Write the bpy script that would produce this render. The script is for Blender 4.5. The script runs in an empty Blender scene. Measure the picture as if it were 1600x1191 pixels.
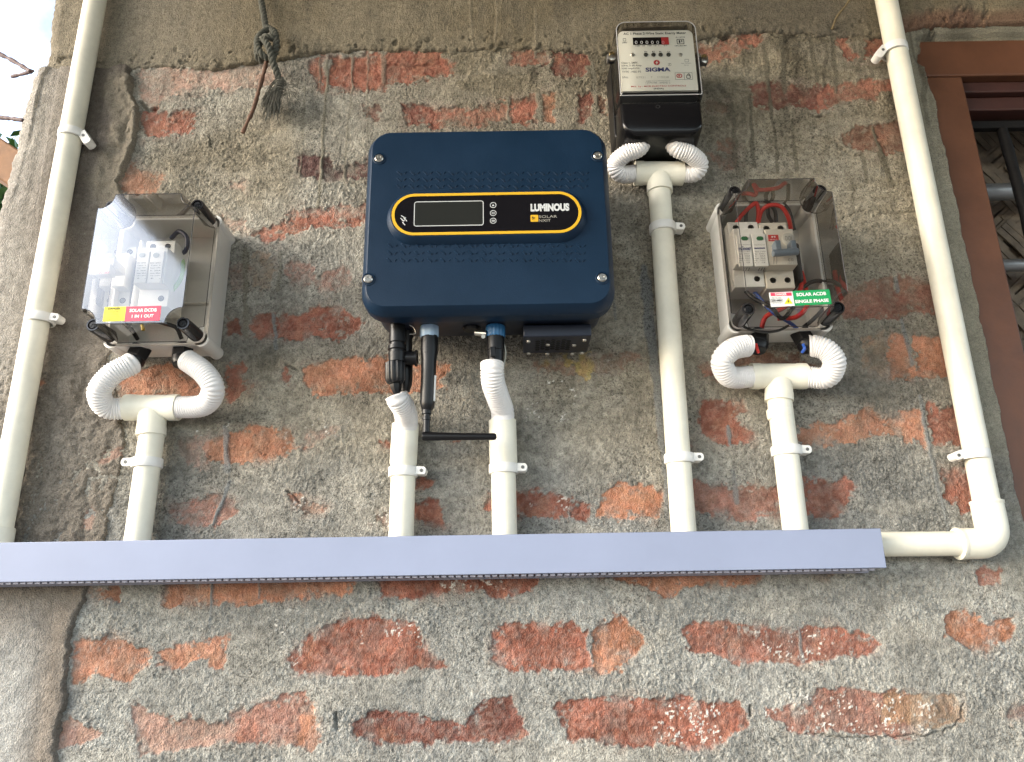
import bpy, math, random
import numpy as np
from mathutils import Vector, Matrix
random.seed(7)
PI = math.pi
scene = bpy.context.scene
col = scene.collection

# ---------------------------------------------------------------- camera, light
CZ = 1.5                       # eye height of the photographer
F = 1180.0                     # focal length in pixels of the 1600 px wide photograph
TH = math.atan(F / 3835.0)     # upward pitch
RO = math.radians(.93)         # slight roll
D = 1.0                        # camera to wall
cam = bpy.data.objects.new("camera", bpy.data.cameras.new("camera"))
col.objects.link(cam)
cam.data.sensor_width = 36
cam.data.lens = F / 1600 * 36
cam.data.clip_start = .01
cam.data.clip_end = 400
cam.matrix_world = Matrix.Translation((0, -D, CZ)) @ Matrix.Rotation(PI/2 + TH, 4, 'X') @ Matrix.Rotation(-RO, 4, 'Z')
scene.camera = cam

SUN_EL, SUN_AZ = math.radians(24), math.radians(-112)     # azimuth measured from +Y towards +X
world = bpy.data.worlds.new("World"); scene.world = world; world.use_nodes = True
wn = world.node_tree
bg = wn.nodes["Background"]
sky = wn.nodes.new("ShaderNodeTexSky"); sky.sky_type = 'NISHITA'; sky.sun_disc = False
sky.sun_elevation = SUN_EL; sky.sun_rotation = SUN_AZ
sky.air_density = 1.0; sky.dust_density = 1.8; sky.ozone_density = 1.0
hs = wn.nodes.new('ShaderNodeHueSaturation'); hs.inputs['Saturation'].default_value = .74   # thin white overcast
wn.links.new(sky.outputs[0], hs.inputs['Color'])
wtc = wn.nodes.new('ShaderNodeTexCoord'); wno = wn.nodes.new('ShaderNodeTexNoise'); wno.inputs['Scale'].default_value = 4.5; wno.inputs['Detail'].default_value = 7; wno.inputs['Roughness'].default_value = .6
wmr = wn.nodes.new('ShaderNodeMapRange'); wmr.inputs[1].default_value = .38; wmr.inputs[2].default_value = .62; wmr.inputs[3].default_value = 1.0; wmr.inputs[4].default_value = 2.1
wsc = wn.nodes.new('ShaderNodeVectorMath'); wsc.operation = 'SCALE'       # broken bright cloud
wn.links.new(wtc.outputs['Generated'], wno.inputs['Vector']); wn.links.new(wno.outputs[0], wmr.inputs[0]); wn.links.new(hs.outputs[0], wsc.inputs[0])
wn.links.new(wmr.outputs[0], wsc.inputs['Scale']); wn.links.new(wsc.outputs[0], bg.inputs[0]); bg.inputs[1].default_value = .15
sd = bpy.data.lights.new("sun", 'SUN'); sd.energy = .5; sd.angle = math.radians(40); sd.color = (1, .985, .96)
sun = bpy.data.objects.new("sun", sd); col.objects.link(sun)
sdir = Vector((math.sin(SUN_AZ)*math.cos(SUN_EL), math.cos(SUN_AZ)*math.cos(SUN_EL), math.sin(SUN_EL)))
sun.rotation_euler = (-sdir).to_track_quat('-Z', 'Y').to_euler()
scene.view_settings.view_transform = 'Standard'
scene.view_settings.look = 'None'
scene.view_settings.gamma = 1
scene.view_settings.exposure = 1.66
scene.render.engine = 'CYCLES'
scene.cycles.max_bounces = 8
scene.cycles.transparent_max_bounces = 24

# ---------------------------------------------------------------- measuring
_c, _s = math.cos(RO), math.sin(RO); _ct, _st = math.cos(TH), math.sin(TH)
def W(px, py, d=0.0):
    "point of the photograph that lies d metres in front of the wall plane -> (x, z above the eye)"
    x = px - 800; y = -(py - 595.5)
    xr = _c*x + _s*y; yr = -_s*x + _c*y
    r1 = F*_ct - yr*_st; r2 = F*_st + yr*_ct
    t = (D - d) / r1
    return xr*t, r2*t
def P(px, py, d=0.0):
    x, z = W(px, py, d); return Vector((x, -d, CZ + z))
def V(x, z, d): return Vector((x, -d, CZ + z))
def BB(x0, y0, x1, y1, d):
    xm, ym = (x0+x1)/2, (y0+y1)/2
    a = W(x0, ym, d)[0]; b = W(x1, ym, d)[0]; c = W(xm, y1, d)[1]; e = W(xm, y0, d)[1]
    return (a+b)/2, (c+e)/2, b-a, e-c

# ---------------------------------------------------------------- materials
MATS = {}
def mat(name, colr, rough=.5, metal=0, noise=0, nscale=60, bump=0, bscale=300, coat=0, spec=.5, alpha=None):
    if name in MATS: return MATS[name]
    m = bpy.data.materials.new(name); m.use_nodes = True; MATS[name] = m
    nt = m.node_tree; b = nt.nodes["Principled BSDF"]
    b.inputs["Base Color"].default_value = (*colr, 1)
    b.inputs["Roughness"].default_value = rough; b.inputs["Metallic"].default_value = metal
    b.inputs["Coat Weight"].default_value = coat; b.inputs["Coat Roughness"].default_value = .15
    b.inputs["Specular IOR Level"].default_value = spec
    tc = nt.nodes.new("ShaderNodeTexCoord")
    if noise:
        n = nt.nodes.new("ShaderNodeTexNoise"); n.inputs["Scale"].default_value = nscale; n.inputs["Detail"].default_value = 6
        n.inputs["Roughness"].default_value = .65
        r = nt.nodes.new("ShaderNodeValToRGB")
        r.color_ramp.elements[0].position = .3; r.color_ramp.elements[1].position = .7
        r.color_ramp.elements[0].color = (*[c*(1-noise) for c in colr], 1)
        r.color_ramp.elements[1].color = (*[min(1, c*(1+noise*.6)) for c in colr], 1)
        nt.links.new(tc.outputs["Object"], n.inputs["Vector"]); nt.links.new(n.outputs[0], r.inputs[0])
        nt.links.new(r.outputs[0], b.inputs["Base Color"])
        mr = nt.nodes.new("ShaderNodeMapRange"); mr.inputs[3].default_value = max(0, rough-.08); mr.inputs[4].default_value = min(1, rough+.12)
        nt.links.new(n.outputs[0], mr.inputs[0]); nt.links.new(mr.outputs[0], b.inputs["Roughness"])
    if bump:
        n = nt.nodes.new("ShaderNodeTexNoise"); n.inputs["Scale"].default_value = bscale; n.inputs["Detail"].default_value = 4
        bp = nt.nodes.new("ShaderNodeBump"); bp.inputs["Strength"].default_value = bump; bp.inputs["Distance"].default_value = .001
        nt.links.new(tc.outputs["Object"], n.inputs["Vector"]); nt.links.new(n.outputs[0], bp.inputs["Height"])
        nt.links.new(bp.outputs[0], b.inputs["Normal"])
    return m
def clear(name, tint, edge, gloss_rough=.03, refl=1.0):
    "thin clear plastic sheet: tinted see-through mixed with a fresnel reflection"
    m = bpy.data.materials.new(name); m.use_nodes = True; MATS[name] = m
    nt = m.node_tree; nt.nodes.clear()
    out = nt.nodes.new("ShaderNodeOutputMaterial"); tr = nt.nodes.new("ShaderNodeBsdfTransparent")
    gl = nt.nodes.new("ShaderNodeBsdfGlossy"); gl.inputs["Roughness"].default_value = gloss_rough
    fr = nt.nodes.new("ShaderNodeFresnel"); fr.inputs[0].default_value = 1.58
    mu = nt.nodes.new("ShaderNodeMath"); mu.operation = 'MULTIPLY'; mu.inputs[1].default_value = refl; mu.use_clamp = True
    lw = nt.nodes.new("ShaderNodeLayerWeight"); lw.inputs[0].default_value = .35
    mx = nt.nodes.new("ShaderNodeMix"); mx.data_type = 'RGBA'
    mx.inputs[6].default_value = (*tint, 1); mx.inputs[7].default_value = (*edge, 1)
    nt.links.new(lw.outputs["Facing"], mx.inputs[0]); nt.links.new(mx.outputs[2], tr.inputs[0])
    mix = nt.nodes.new("ShaderNodeMixShader")
    nt.links.new(fr.outputs[0], mu.inputs[0]); nt.links.new(mu.outputs[0], mix.inputs[0])
    nt.links.new(tr.outputs[0], mix.inputs[1]); nt.links.new(gl.outputs[0], mix.inputs[2])
    tc = nt.nodes.new("ShaderNodeTexCoord"); n = nt.nodes.new("ShaderNodeTexNoise"); n.inputs["Scale"].default_value = 26
    bp = nt.nodes.new("ShaderNodeBump"); bp.inputs["Strength"].default_value = .10; bp.inputs["Distance"].default_value = .0008
    nt.links.new(tc.outputs["Object"], n.inputs["Vector"]); nt.links.new(n.outputs[0], bp.inputs["Height"]); nt.links.new(bp.outputs[0], gl.inputs["Normal"])
    nt.links.new(mix.outputs[0], out.inputs[0])
    return m

PVC = mat("cream_pvc", (.80, .77, .645), .38, noise=.11, nscale=22, bump=.12, bscale=70)
PVC2 = mat("cream_pvc_fitting", (.81, .785, .665), .33, noise=.08, nscale=30)
HOSE = mat("white_hose_plastic", (.80, .78, .765), .42, noise=.05, nscale=40)
CLIP = mat("white_clip_plastic", (.82, .81, .77), .35, noise=.04)
TRAY = mat("grey_lavender_pvc", (.245, .285, .405), .42, noise=.07, nscale=7)
TRAYB = mat("grey_pvc_base", (.33, .33, .40), .5)
NAVY = mat("navy_powder_coat", (.0028, .0165, .040), .38, noise=.14, nscale=18, bump=.22, bscale=900, spec=.27)
NAVYD = mat("dark_navy_metal", (.008, .013, .028), .42, noise=.15, nscale=30)
BLACK = mat("black_plastic", (.007, .007, .008), .34, noise=.15, nscale=50, bump=.1, bscale=500, spec=.32)
BLACKG = mat("black_gloss_panel", (.006, .006, .008), .12)
BLACKM = mat("black_matt", (.008, .008, .008), .75)
SCREEN = mat("dark_display", (.018, .020, .019), .16)
YEL = mat("yellow_print", (.62, .36, .015), .4)
SILV = mat("silver_print", (.52, .54, .54), .4)
STEEL = mat("zinc_screw", (.62, .60, .55), .28, metal=1, noise=.2, nscale=200)
GREYB = mat("light_grey_abs", (.72, .71, .67), .45, noise=.06, nscale=20)
MODW = mat("white_module_plastic", (.72, .72, .68), .4, noise=.04)
MODC = mat("cream_module_plastic", (.66, .62, .53), .42, noise=.04)
BLUEG = mat("blue_grey_toggle", (.22, .28, .34), .35)
BLACK2 = mat('glossy_black_bakelite', (.006, .006, .007), .2, spec=.3)
RED = mat("red_wire", (.62, .030, .022), .35)
BWIRE = mat("black_wire", (.012, .011, .011), .38)
BLUEW = mat("blue_wire", (.02, .09, .42), .4)
LIME = mat("lime_ring", (.30, .42, .03), .4)
PALEBL = mat("pale_blue_nut", (.32, .45, .60), .35)
BLUER = mat("blue_ring", (.02, .13, .30), .38)
INK = mat("black_ink", (.02, .02, .02), .6)
INKG = mat("grey_ink", (.22, .22, .21), .6)
INKB = mat("dark_blue_ink", (.03, .04, .16), .5)
INKR = mat("red_ink", (.50, .03, .03), .5)
WHT = mat("white_print", (.82, .82, .80), .5)
STY = mat("yellow_sticker", (.80, .72, .02), .45)
STP = mat("pink_sticker", (.72, .045, .10), .42)
STG = mat("green_sticker", (.005, .30, .085), .42)
STW = mat("white_sticker", (.78, .78, .76), .45)
FACE = mat("cream_face_plate", (.80, .78, .69), .5)
GREEN = mat("green_indicator", (.02, .13, .05), .35)
WOODR = mat("red_brown_paint", (.115, .045, .021), .45, noise=.28, nscale=12, bump=.5, bscale=90)
WOODD = mat("dark_red_wood", (.055, .018, .013), .5, noise=.3, nscale=16, bump=.4, bscale=90)
IRON = mat("black_iron", (.010, .009, .009), .6, noise=.4, nscale=60, bump=.6, bscale=260, spec=.2)
TUBEG = mat("grey_metal_tube", (.30, .31, .32), .35, metal=.6, noise=.1)
ROPE = mat("weathered_green_rope", (.088, .088, .070), .85, noise=.45, nscale=120, bump=.6, bscale=500)
TWIG = mat("brown_twig_bark", (.125, .062, .036), .7, noise=.45, nscale=150, bump=.8, bscale=260)
TIMB = mat("brown_timber", (.30, .16, .08), .7, noise=.35, nscale=20, bump=.5, bscale=90)
LEAF = mat("green_leaf", (.07, .15, .03), .55, noise=.4, nscale=3)
BARK = mat("tree_bark", (.12, .09, .06), .9, noise=.3, nscale=20, bump=.8, bscale=60)
EARTH = mat("bare_earth", (.20, .185, .16), .95, noise=.25, nscale=2.5, bump=.5, bscale=30)
ROOFM = mat("porch_ceiling_boards", (.20, .155, .11), .8, noise=.25, nscale=4)
SKYTINT = clear("smoky_clear_side", (.86, .84, .82), (.46, .43, .40), .03, .6)
LIDWIN = clear("smoky_clear_window", (.96, .95, .93), (.70, .68, .66), .06, 4.2)
CLEARM = clear("clear_meter_cover", (.98, .98, .97), (.7, .7, .7), .04, .9)

# ---------------------------------------------------------------- mesh building
class B:
    def __init__(s): s.v = []; s.f = []
    def add(s, verts, faces):
        o = len(s.v); s.v += [Vector(p) for p in verts]; s.f += [[i+o for i in f] for f in faces]; return s
    def box(s, c, size):
        x, y, z = [q/2 for q in size]; c = Vector(c)
        vs = [c+Vector(p) for p in ((-x,-y,-z),(x,-y,-z),(x,y,-z),(-x,y,-z),(-x,-y,z),(x,-y,z),(x,y,z),(-x,y,z))]
        return s.add(vs, [(0,3,2,1),(4,5,6,7),(0,1,5,4),(1,2,6,5),(2,3,7,6),(3,0,4,7)])
    def boxr(s, x0, x1, z0, z1, d0, d1):
        return s.box(((x0+x1)/2, -(d0+d1)/2, CZ+(z0+z1)/2), (x1-x0, d1-d0, z1-z0))
    def loft(s, rings, cap0=True, cap1=True):
        n = len(rings[0]); vs = [p for r in rings for p in r]; fs = []
        for k in range(len(rings)-1):
            for i in range(n):
                j = (i+1) % n; fs.append((k*n+i, k*n+j, (k+1)*n+j, (k+1)*n+i))
        if cap0: fs.append(tuple(range(n))[::-1])
        if cap1: fs.append(tuple(range((len(rings)-1)*n, len(rings)*n)))
        return s.add(vs, fs)
    def tube(s, pts, r, seg=20, caps=True):
        pts = [Vector(p) for p in pts]; n = len(pts)
        rr = r if isinstance(r, (list, tuple)) else [r]*n
        t = (pts[1]-pts[0]).normalized()
        a = Vector((0, 1, 0)) if abs(t.y) < .9 else Vector((1, 0, 0))
        u = t.cross(a).normalized(); rings = []
        for i in range(n):
            tt = (pts[min(i+1, n-1)] - pts[max(i-1, 0)])
            if tt.length > 1e-9: tt.normalize(); t = tt
            u = (u - t*u.dot(t)).normalized(); w = t.cross(u)
            rings.append([pts[i] + (u*math.cos(2*PI*k/seg) + w*math.sin(2*PI*k/seg))*rr[i] for k in range(seg)])
        return s.loft(rings, caps, caps)
    def lathe(s, o, ax, prof, seg=28, knurl=0, kn=0, caps=True):
        o = Vector(o); ax = Vector(ax).normalized()
        a = Vector((0, 1, 0)) if abs(ax.y) < .9 else Vector((1, 0, 0))
        u = ax.cross(a).normalized(); w = ax.cross(u); rings = []
        for t, r in prof:
            ring = []
            for k in range(seg):
                q = r * (1 - (knurl if (kn and (k*kn*2//seg) % 2) else 0))
                an = 2*PI*k/seg; ring.append(o + ax*t + (u*math.cos(an)+w*math.sin(an))*q)
            rings.append(ring)
        return s.loft(rings, caps, caps)
    def build(s, name, m, parent=None, bevel=0, smooth=True, seg=2, ang=35):
        me = bpy.data.meshes.new(name)
        off = parent_world(parent) if parent else Vector((0, 0, 0))
        me.from_pydata([tuple(p-off) for p in s.v], [], s.f)
        me.materials.append(m); me.validate()
        import bmesh
        bm = bmesh.new(); bm.from_mesh(me); bmesh.ops.recalc_face_normals(bm, faces=bm.faces); bm.to_mesh(me); bm.free()
        if smooth:
            me.polygons.foreach_set("use_smooth", [True]*len(me.polygons)); me.set_sharp_from_angle(angle=math.radians(ang))
        o = bpy.data.objects.new(name, me); col.objects.link(o)
        if parent: o.parent = parent
        if bevel:
            b = o.modifiers.new("bevel", 'BEVEL'); b.width = bevel; b.segments = seg; b.limit_method = 'ANGLE'; b.angle_limit = math.radians(40)
            b.harden_normals = False
        return o
def parent_world(p):
    v = Vector(p.location)
    while p.parent: p = p.parent; v += Vector(p.location)
    return v
def tag(o, label, cat, group=None, kind=None):
    if label: o["label"] = label
    if cat: o["category"] = cat
    if group: o["group"] = group
    if kind: o["kind"] = kind
    return o
def thing(name, loc, label, cat, group=None):
    o = bpy.data.objects.new(name, None); o.empty_display_size = .02; o.location = loc; col.objects.link(o)
    return tag(o, label, cat, group)
def solo(o, label, cat, group=None):
    "recentre a one-mesh thing on its own middle and describe it"
    me = o.data; n = len(me.vertices); a = np.empty(n*3, 'f'); me.vertices.foreach_get("co", a); a = a.reshape(-1, 3)
    c = (a.min(0)+a.max(0))/2; a -= c; me.vertices.foreach_set("co", a.ravel()); me.update(); o.location = Vector(c.tolist())
    return tag(o, label, cat, group)

def rr(xc, zc, w, h, r, d, n=8):
    "rounded rectangle ring parallel to the wall"
    r = max(1e-5, min(r, w/2-1e-5, h/2-1e-5)); out = []
    for cx, cz, a0 in ((w/2-r, h/2-r, 0), (-w/2+r, h/2-r, PI/2), (-w/2+r, -h/2+r, PI), (w/2-r, -h/2+r, 1.5*PI)):
        for k in range(n+1):
            a = a0 + PI/2*k/n; out.append(V(xc+cx+r*math.cos(a), zc+cz+r*math.sin(a), d))
    return out
def plate(b, xc, zc, w, h, r, d0, d1, edge=0):
    if edge: return b.loft([rr(xc, zc, w, h, r, d0), rr(xc, zc, w, h, r, d1-edge), rr(xc, zc, w-2*edge, h-2*edge, r-edge, d1)])
    return b.loft([rr(xc, zc, w, h, r, d0), rr(xc, zc, w, h, r, d1)])
def platepx(b, x0, y0, x1, y1, d0, d1, r=0, edge=0):
    xc, zc, w, h = BB(x0, y0, x1, y1, d1); return plate(b, xc, zc, w, h, r or 1e-4, d0, d1, edge)
def ringband(b, xc, zc, w, h, r, t, d0, d1, n=12):
    "a flat frame: outer outline w x h, thickness t inwards"
    o0, o1 = rr(xc, zc, w, h, r, d0, n), rr(xc, zc, w, h, r, d1, n)
    i0, i1 = rr(xc, zc, w-2*t, h-2*t, r-t, d0, n), rr(xc, zc, w-2*t, h-2*t, r-t, d1, n)
    m = len(o0); vs = o0+o1+i1+i0; fs = []
    for k in range(4):
        for i in range(m):
            j = (i+1) % m; a, c = k*m, ((k+1) % 4)*m; fs.append((a+i, a+j, c+j, c+i))
    return b.add(vs, fs)
def text(parent, s, x0, y0, x1, y1, d, m, bold=0, name="lettering", rot=0, th=.00015):
    "lettering that fills the photograph box x0..x1, y0..y1 on the plane d"
    xc, zc, w, h = BB(x0, y0, x1, y1, d)
    cu = bpy.data.curves.new("t", 'FONT'); cu.body = s; cu.size = 1; cu.offset = bold; cu.resolution_u = 3; cu.extrude = 0
    cu.align_x = 'CENTER'
    o = bpy.data.objects.new("t", cu); col.objects.link(o)
    dg = bpy.context.evaluated_depsgraph_get(); me = bpy.data.meshes.new_from_object(o.evaluated_get(dg))
    bpy.data.objects.remove(o); 
    a = np.empty(len(me.vertices)*3); me.vertices.foreach_get("co", a); a = a.reshape(-1, 3)
    lo, hi = a.min(0), a.max(0); ex = np.maximum(hi-lo, 1e-6)
    px = (a[:, 0]-(lo[0]+hi[0])/2)/ex[0]*w; pz = (a[:, 1]-(lo[1]+hi[1])/2)/ex[1]*h
    c, sn = math.cos(rot), math.sin(rot)
    off = parent_world(parent)
    q = np.stack([xc+px*c-pz*sn-off.x, np.full(len(px), -d-th-off.y), CZ+zc+px*sn+pz*c-off.z], 1)
    me.vertices.foreach_set("co", q.ravel()); me.update()
    if me.polygons and me.polygons[0].normal.y > 0: me.flip_normals()
    me.materials.clear(); me.materials.append(m); me.name = name
    o = bpy.data.objects.new(name, me); col.objects.link(o); o.parent = parent
    return o
def catmull(pts, n=12):
    pts = [Vector(p) for p in pts]; P_ = [2*pts[0]-pts[1]] + pts + [2*pts[-1]-pts[-2]]; out = []
    for i in range(1, len(P_)-2):
        p0, p1, p2, p3 = P_[i-1:i+3]
        for k in range(n):
            t = k/n; out.append(.5*((2*p1)+(p2-p0)*t+(2*p0-5*p1+4*p2-p3)*t*t+(3*p1-p0-3*p2+p3)*t**3))
    out.append(pts[-1]); return out
def resample(pts, step):
    L = [0]
    for a, c in zip(pts, pts[1:]): L.append(L[-1]+(c-a).length)
    n = max(2, int(L[-1]/step)); out = []; j = 0
    for k in range(n+1):
        s = L[-1]*k/n
        while j < len(L)-2 and L[j+1] < s: j += 1
        out.append(pts[j].lerp(pts[j+1], (s-L[j])/max(1e-9, L[j+1]-L[j])))
    return out, L[-1]
def screw(b, c, ax, r, h=.0015):
    b.lathe(c, ax, [(0, r), (h*.6, r), (h, r*.82), (h, r*.4), (h*.5, r*.38)], 16)

# ================================================================ SETTING: noise
def hsh(ix, iz, seed):
    n = (ix.astype(np.int64)*374761393 + iz.astype(np.int64)*668265263 + seed*1442695041) & 0xFFFFFFFF
    n = ((n ^ (n >> 13)) * 1274126177) & 0xFFFFFFFF
    n = ((n ^ (n >> 15)) * 2246822519) & 0xFFFFFFFF
    return ((n ^ (n >> 16)) & 0xFFFFFF) / float(0xFFFFFF)
def vn(x, z, s, seed=0):
    X, Z = x/s + 1000, z/s + 1000; ix = np.floor(X); iz = np.floor(Z); fx = X-ix; fz = Z-iz
    fx = fx*fx*fx*(fx*(fx*6-15)+10); fz = fz*fz*fz*(fz*(fz*6-15)+10)
    a, b = hsh(ix, iz, seed), hsh(ix+1, iz, seed); c, d = hsh(ix, iz+1, seed), hsh(ix+1, iz+1, seed)
    return ((a*(1-fx)+b*fx)*(1-fz) + (c*(1-fx)+d*fx)*fz)*2-1
def fbm(x, z, s, o=4, seed=0, g=.5):
    t = 0; a = 1; n = 0
    for k in range(o):
        ca, sa = math.cos(k*1.1), math.sin(k*1.1)
        t = t + a*vn(x*ca-z*sa, x*sa+z*ca, s/2**k, seed+k*17); n += a; a *= g
    return t/n
def worley(x, z, s, seed=0):
    X, Z = x/s+1000, z/s+1000; ix = np.floor(X); iz = np.floor(Z); best = np.full(x.shape, 9.)
    for i in (-1, 0, 1):
        for j in (-1, 0, 1):
            dx = ix+i+hsh(ix+i, iz+j, seed)-X; dz = iz+j+hsh(ix+i, iz+j, seed+5)-Z
            best = np.minimum(best, dx*dx+dz*dz)
    return np.sqrt(best)
def sst(a, b, x):
    t = np.clip((x-a)/(b-a), 0, 1); return t*t*(3-2*t)
def topx(x, z, d=0.0):
    y = D-d; fw = y*_ct+z*_st; up = -y*_st+z*_ct; xr = F*x/fw; yr = F*up/fw
    return 800+_c*xr-_s*yr, 595.5-(_s*xr+_c*yr)
def seg_dist(X, Y, a, b):
    ax, ay = a; bx, by = b; vx, vy = bx-ax, by-ay; L = max(1e-9, vx*vx+vy*vy)
    t = np.clip(((X-ax)*vx+(Y-ay)*vy)/L, 0, 1); return np.hypot(X-ax-t*vx, Y-ay-t*vy), t
def poly_sd(X, Y, pts):
    "signed distance, positive inside"
    dmin = np.full(X.shape, 1e9); ins = np.zeros(X.shape, bool); n = len(pts)
    for i in range(n):
        a, b = pts[i], pts[(i+1) % n]
        dmin = np.minimum(dmin, seg_dist(X, Y, a, b)[0])
        (x0, y0), (x1, y1) = a, b
        if y0 != y1:
            ins ^= ((y0 > Y) != (y1 > Y)) & (X < (x1-x0)*(Y-y0)/(y1-y0)+x0)
    return np.where(ins, dmin, -dmin)
def local(PX, PY, pts, pad, fn):
    xs = [p[0] for p in pts]; ys = [p[1] for p in pts]
    m = (PX > min(xs)-pad) & (PX < max(xs)+pad) & (PY > min(ys)-pad) & (PY < max(ys)+pad)
    if m.any(): fn(m)

BC = {'o': (.41, .195, .120), 'r': (.285, .116, .080), 'm': (.175, .074, .056), 'b': (.19, .100, .070), 'p': (.40, .245, .190), 'y': (.42, .33, .13), 'd': (.10, .048, .045), 't': (.33, .21, .13)}
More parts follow.
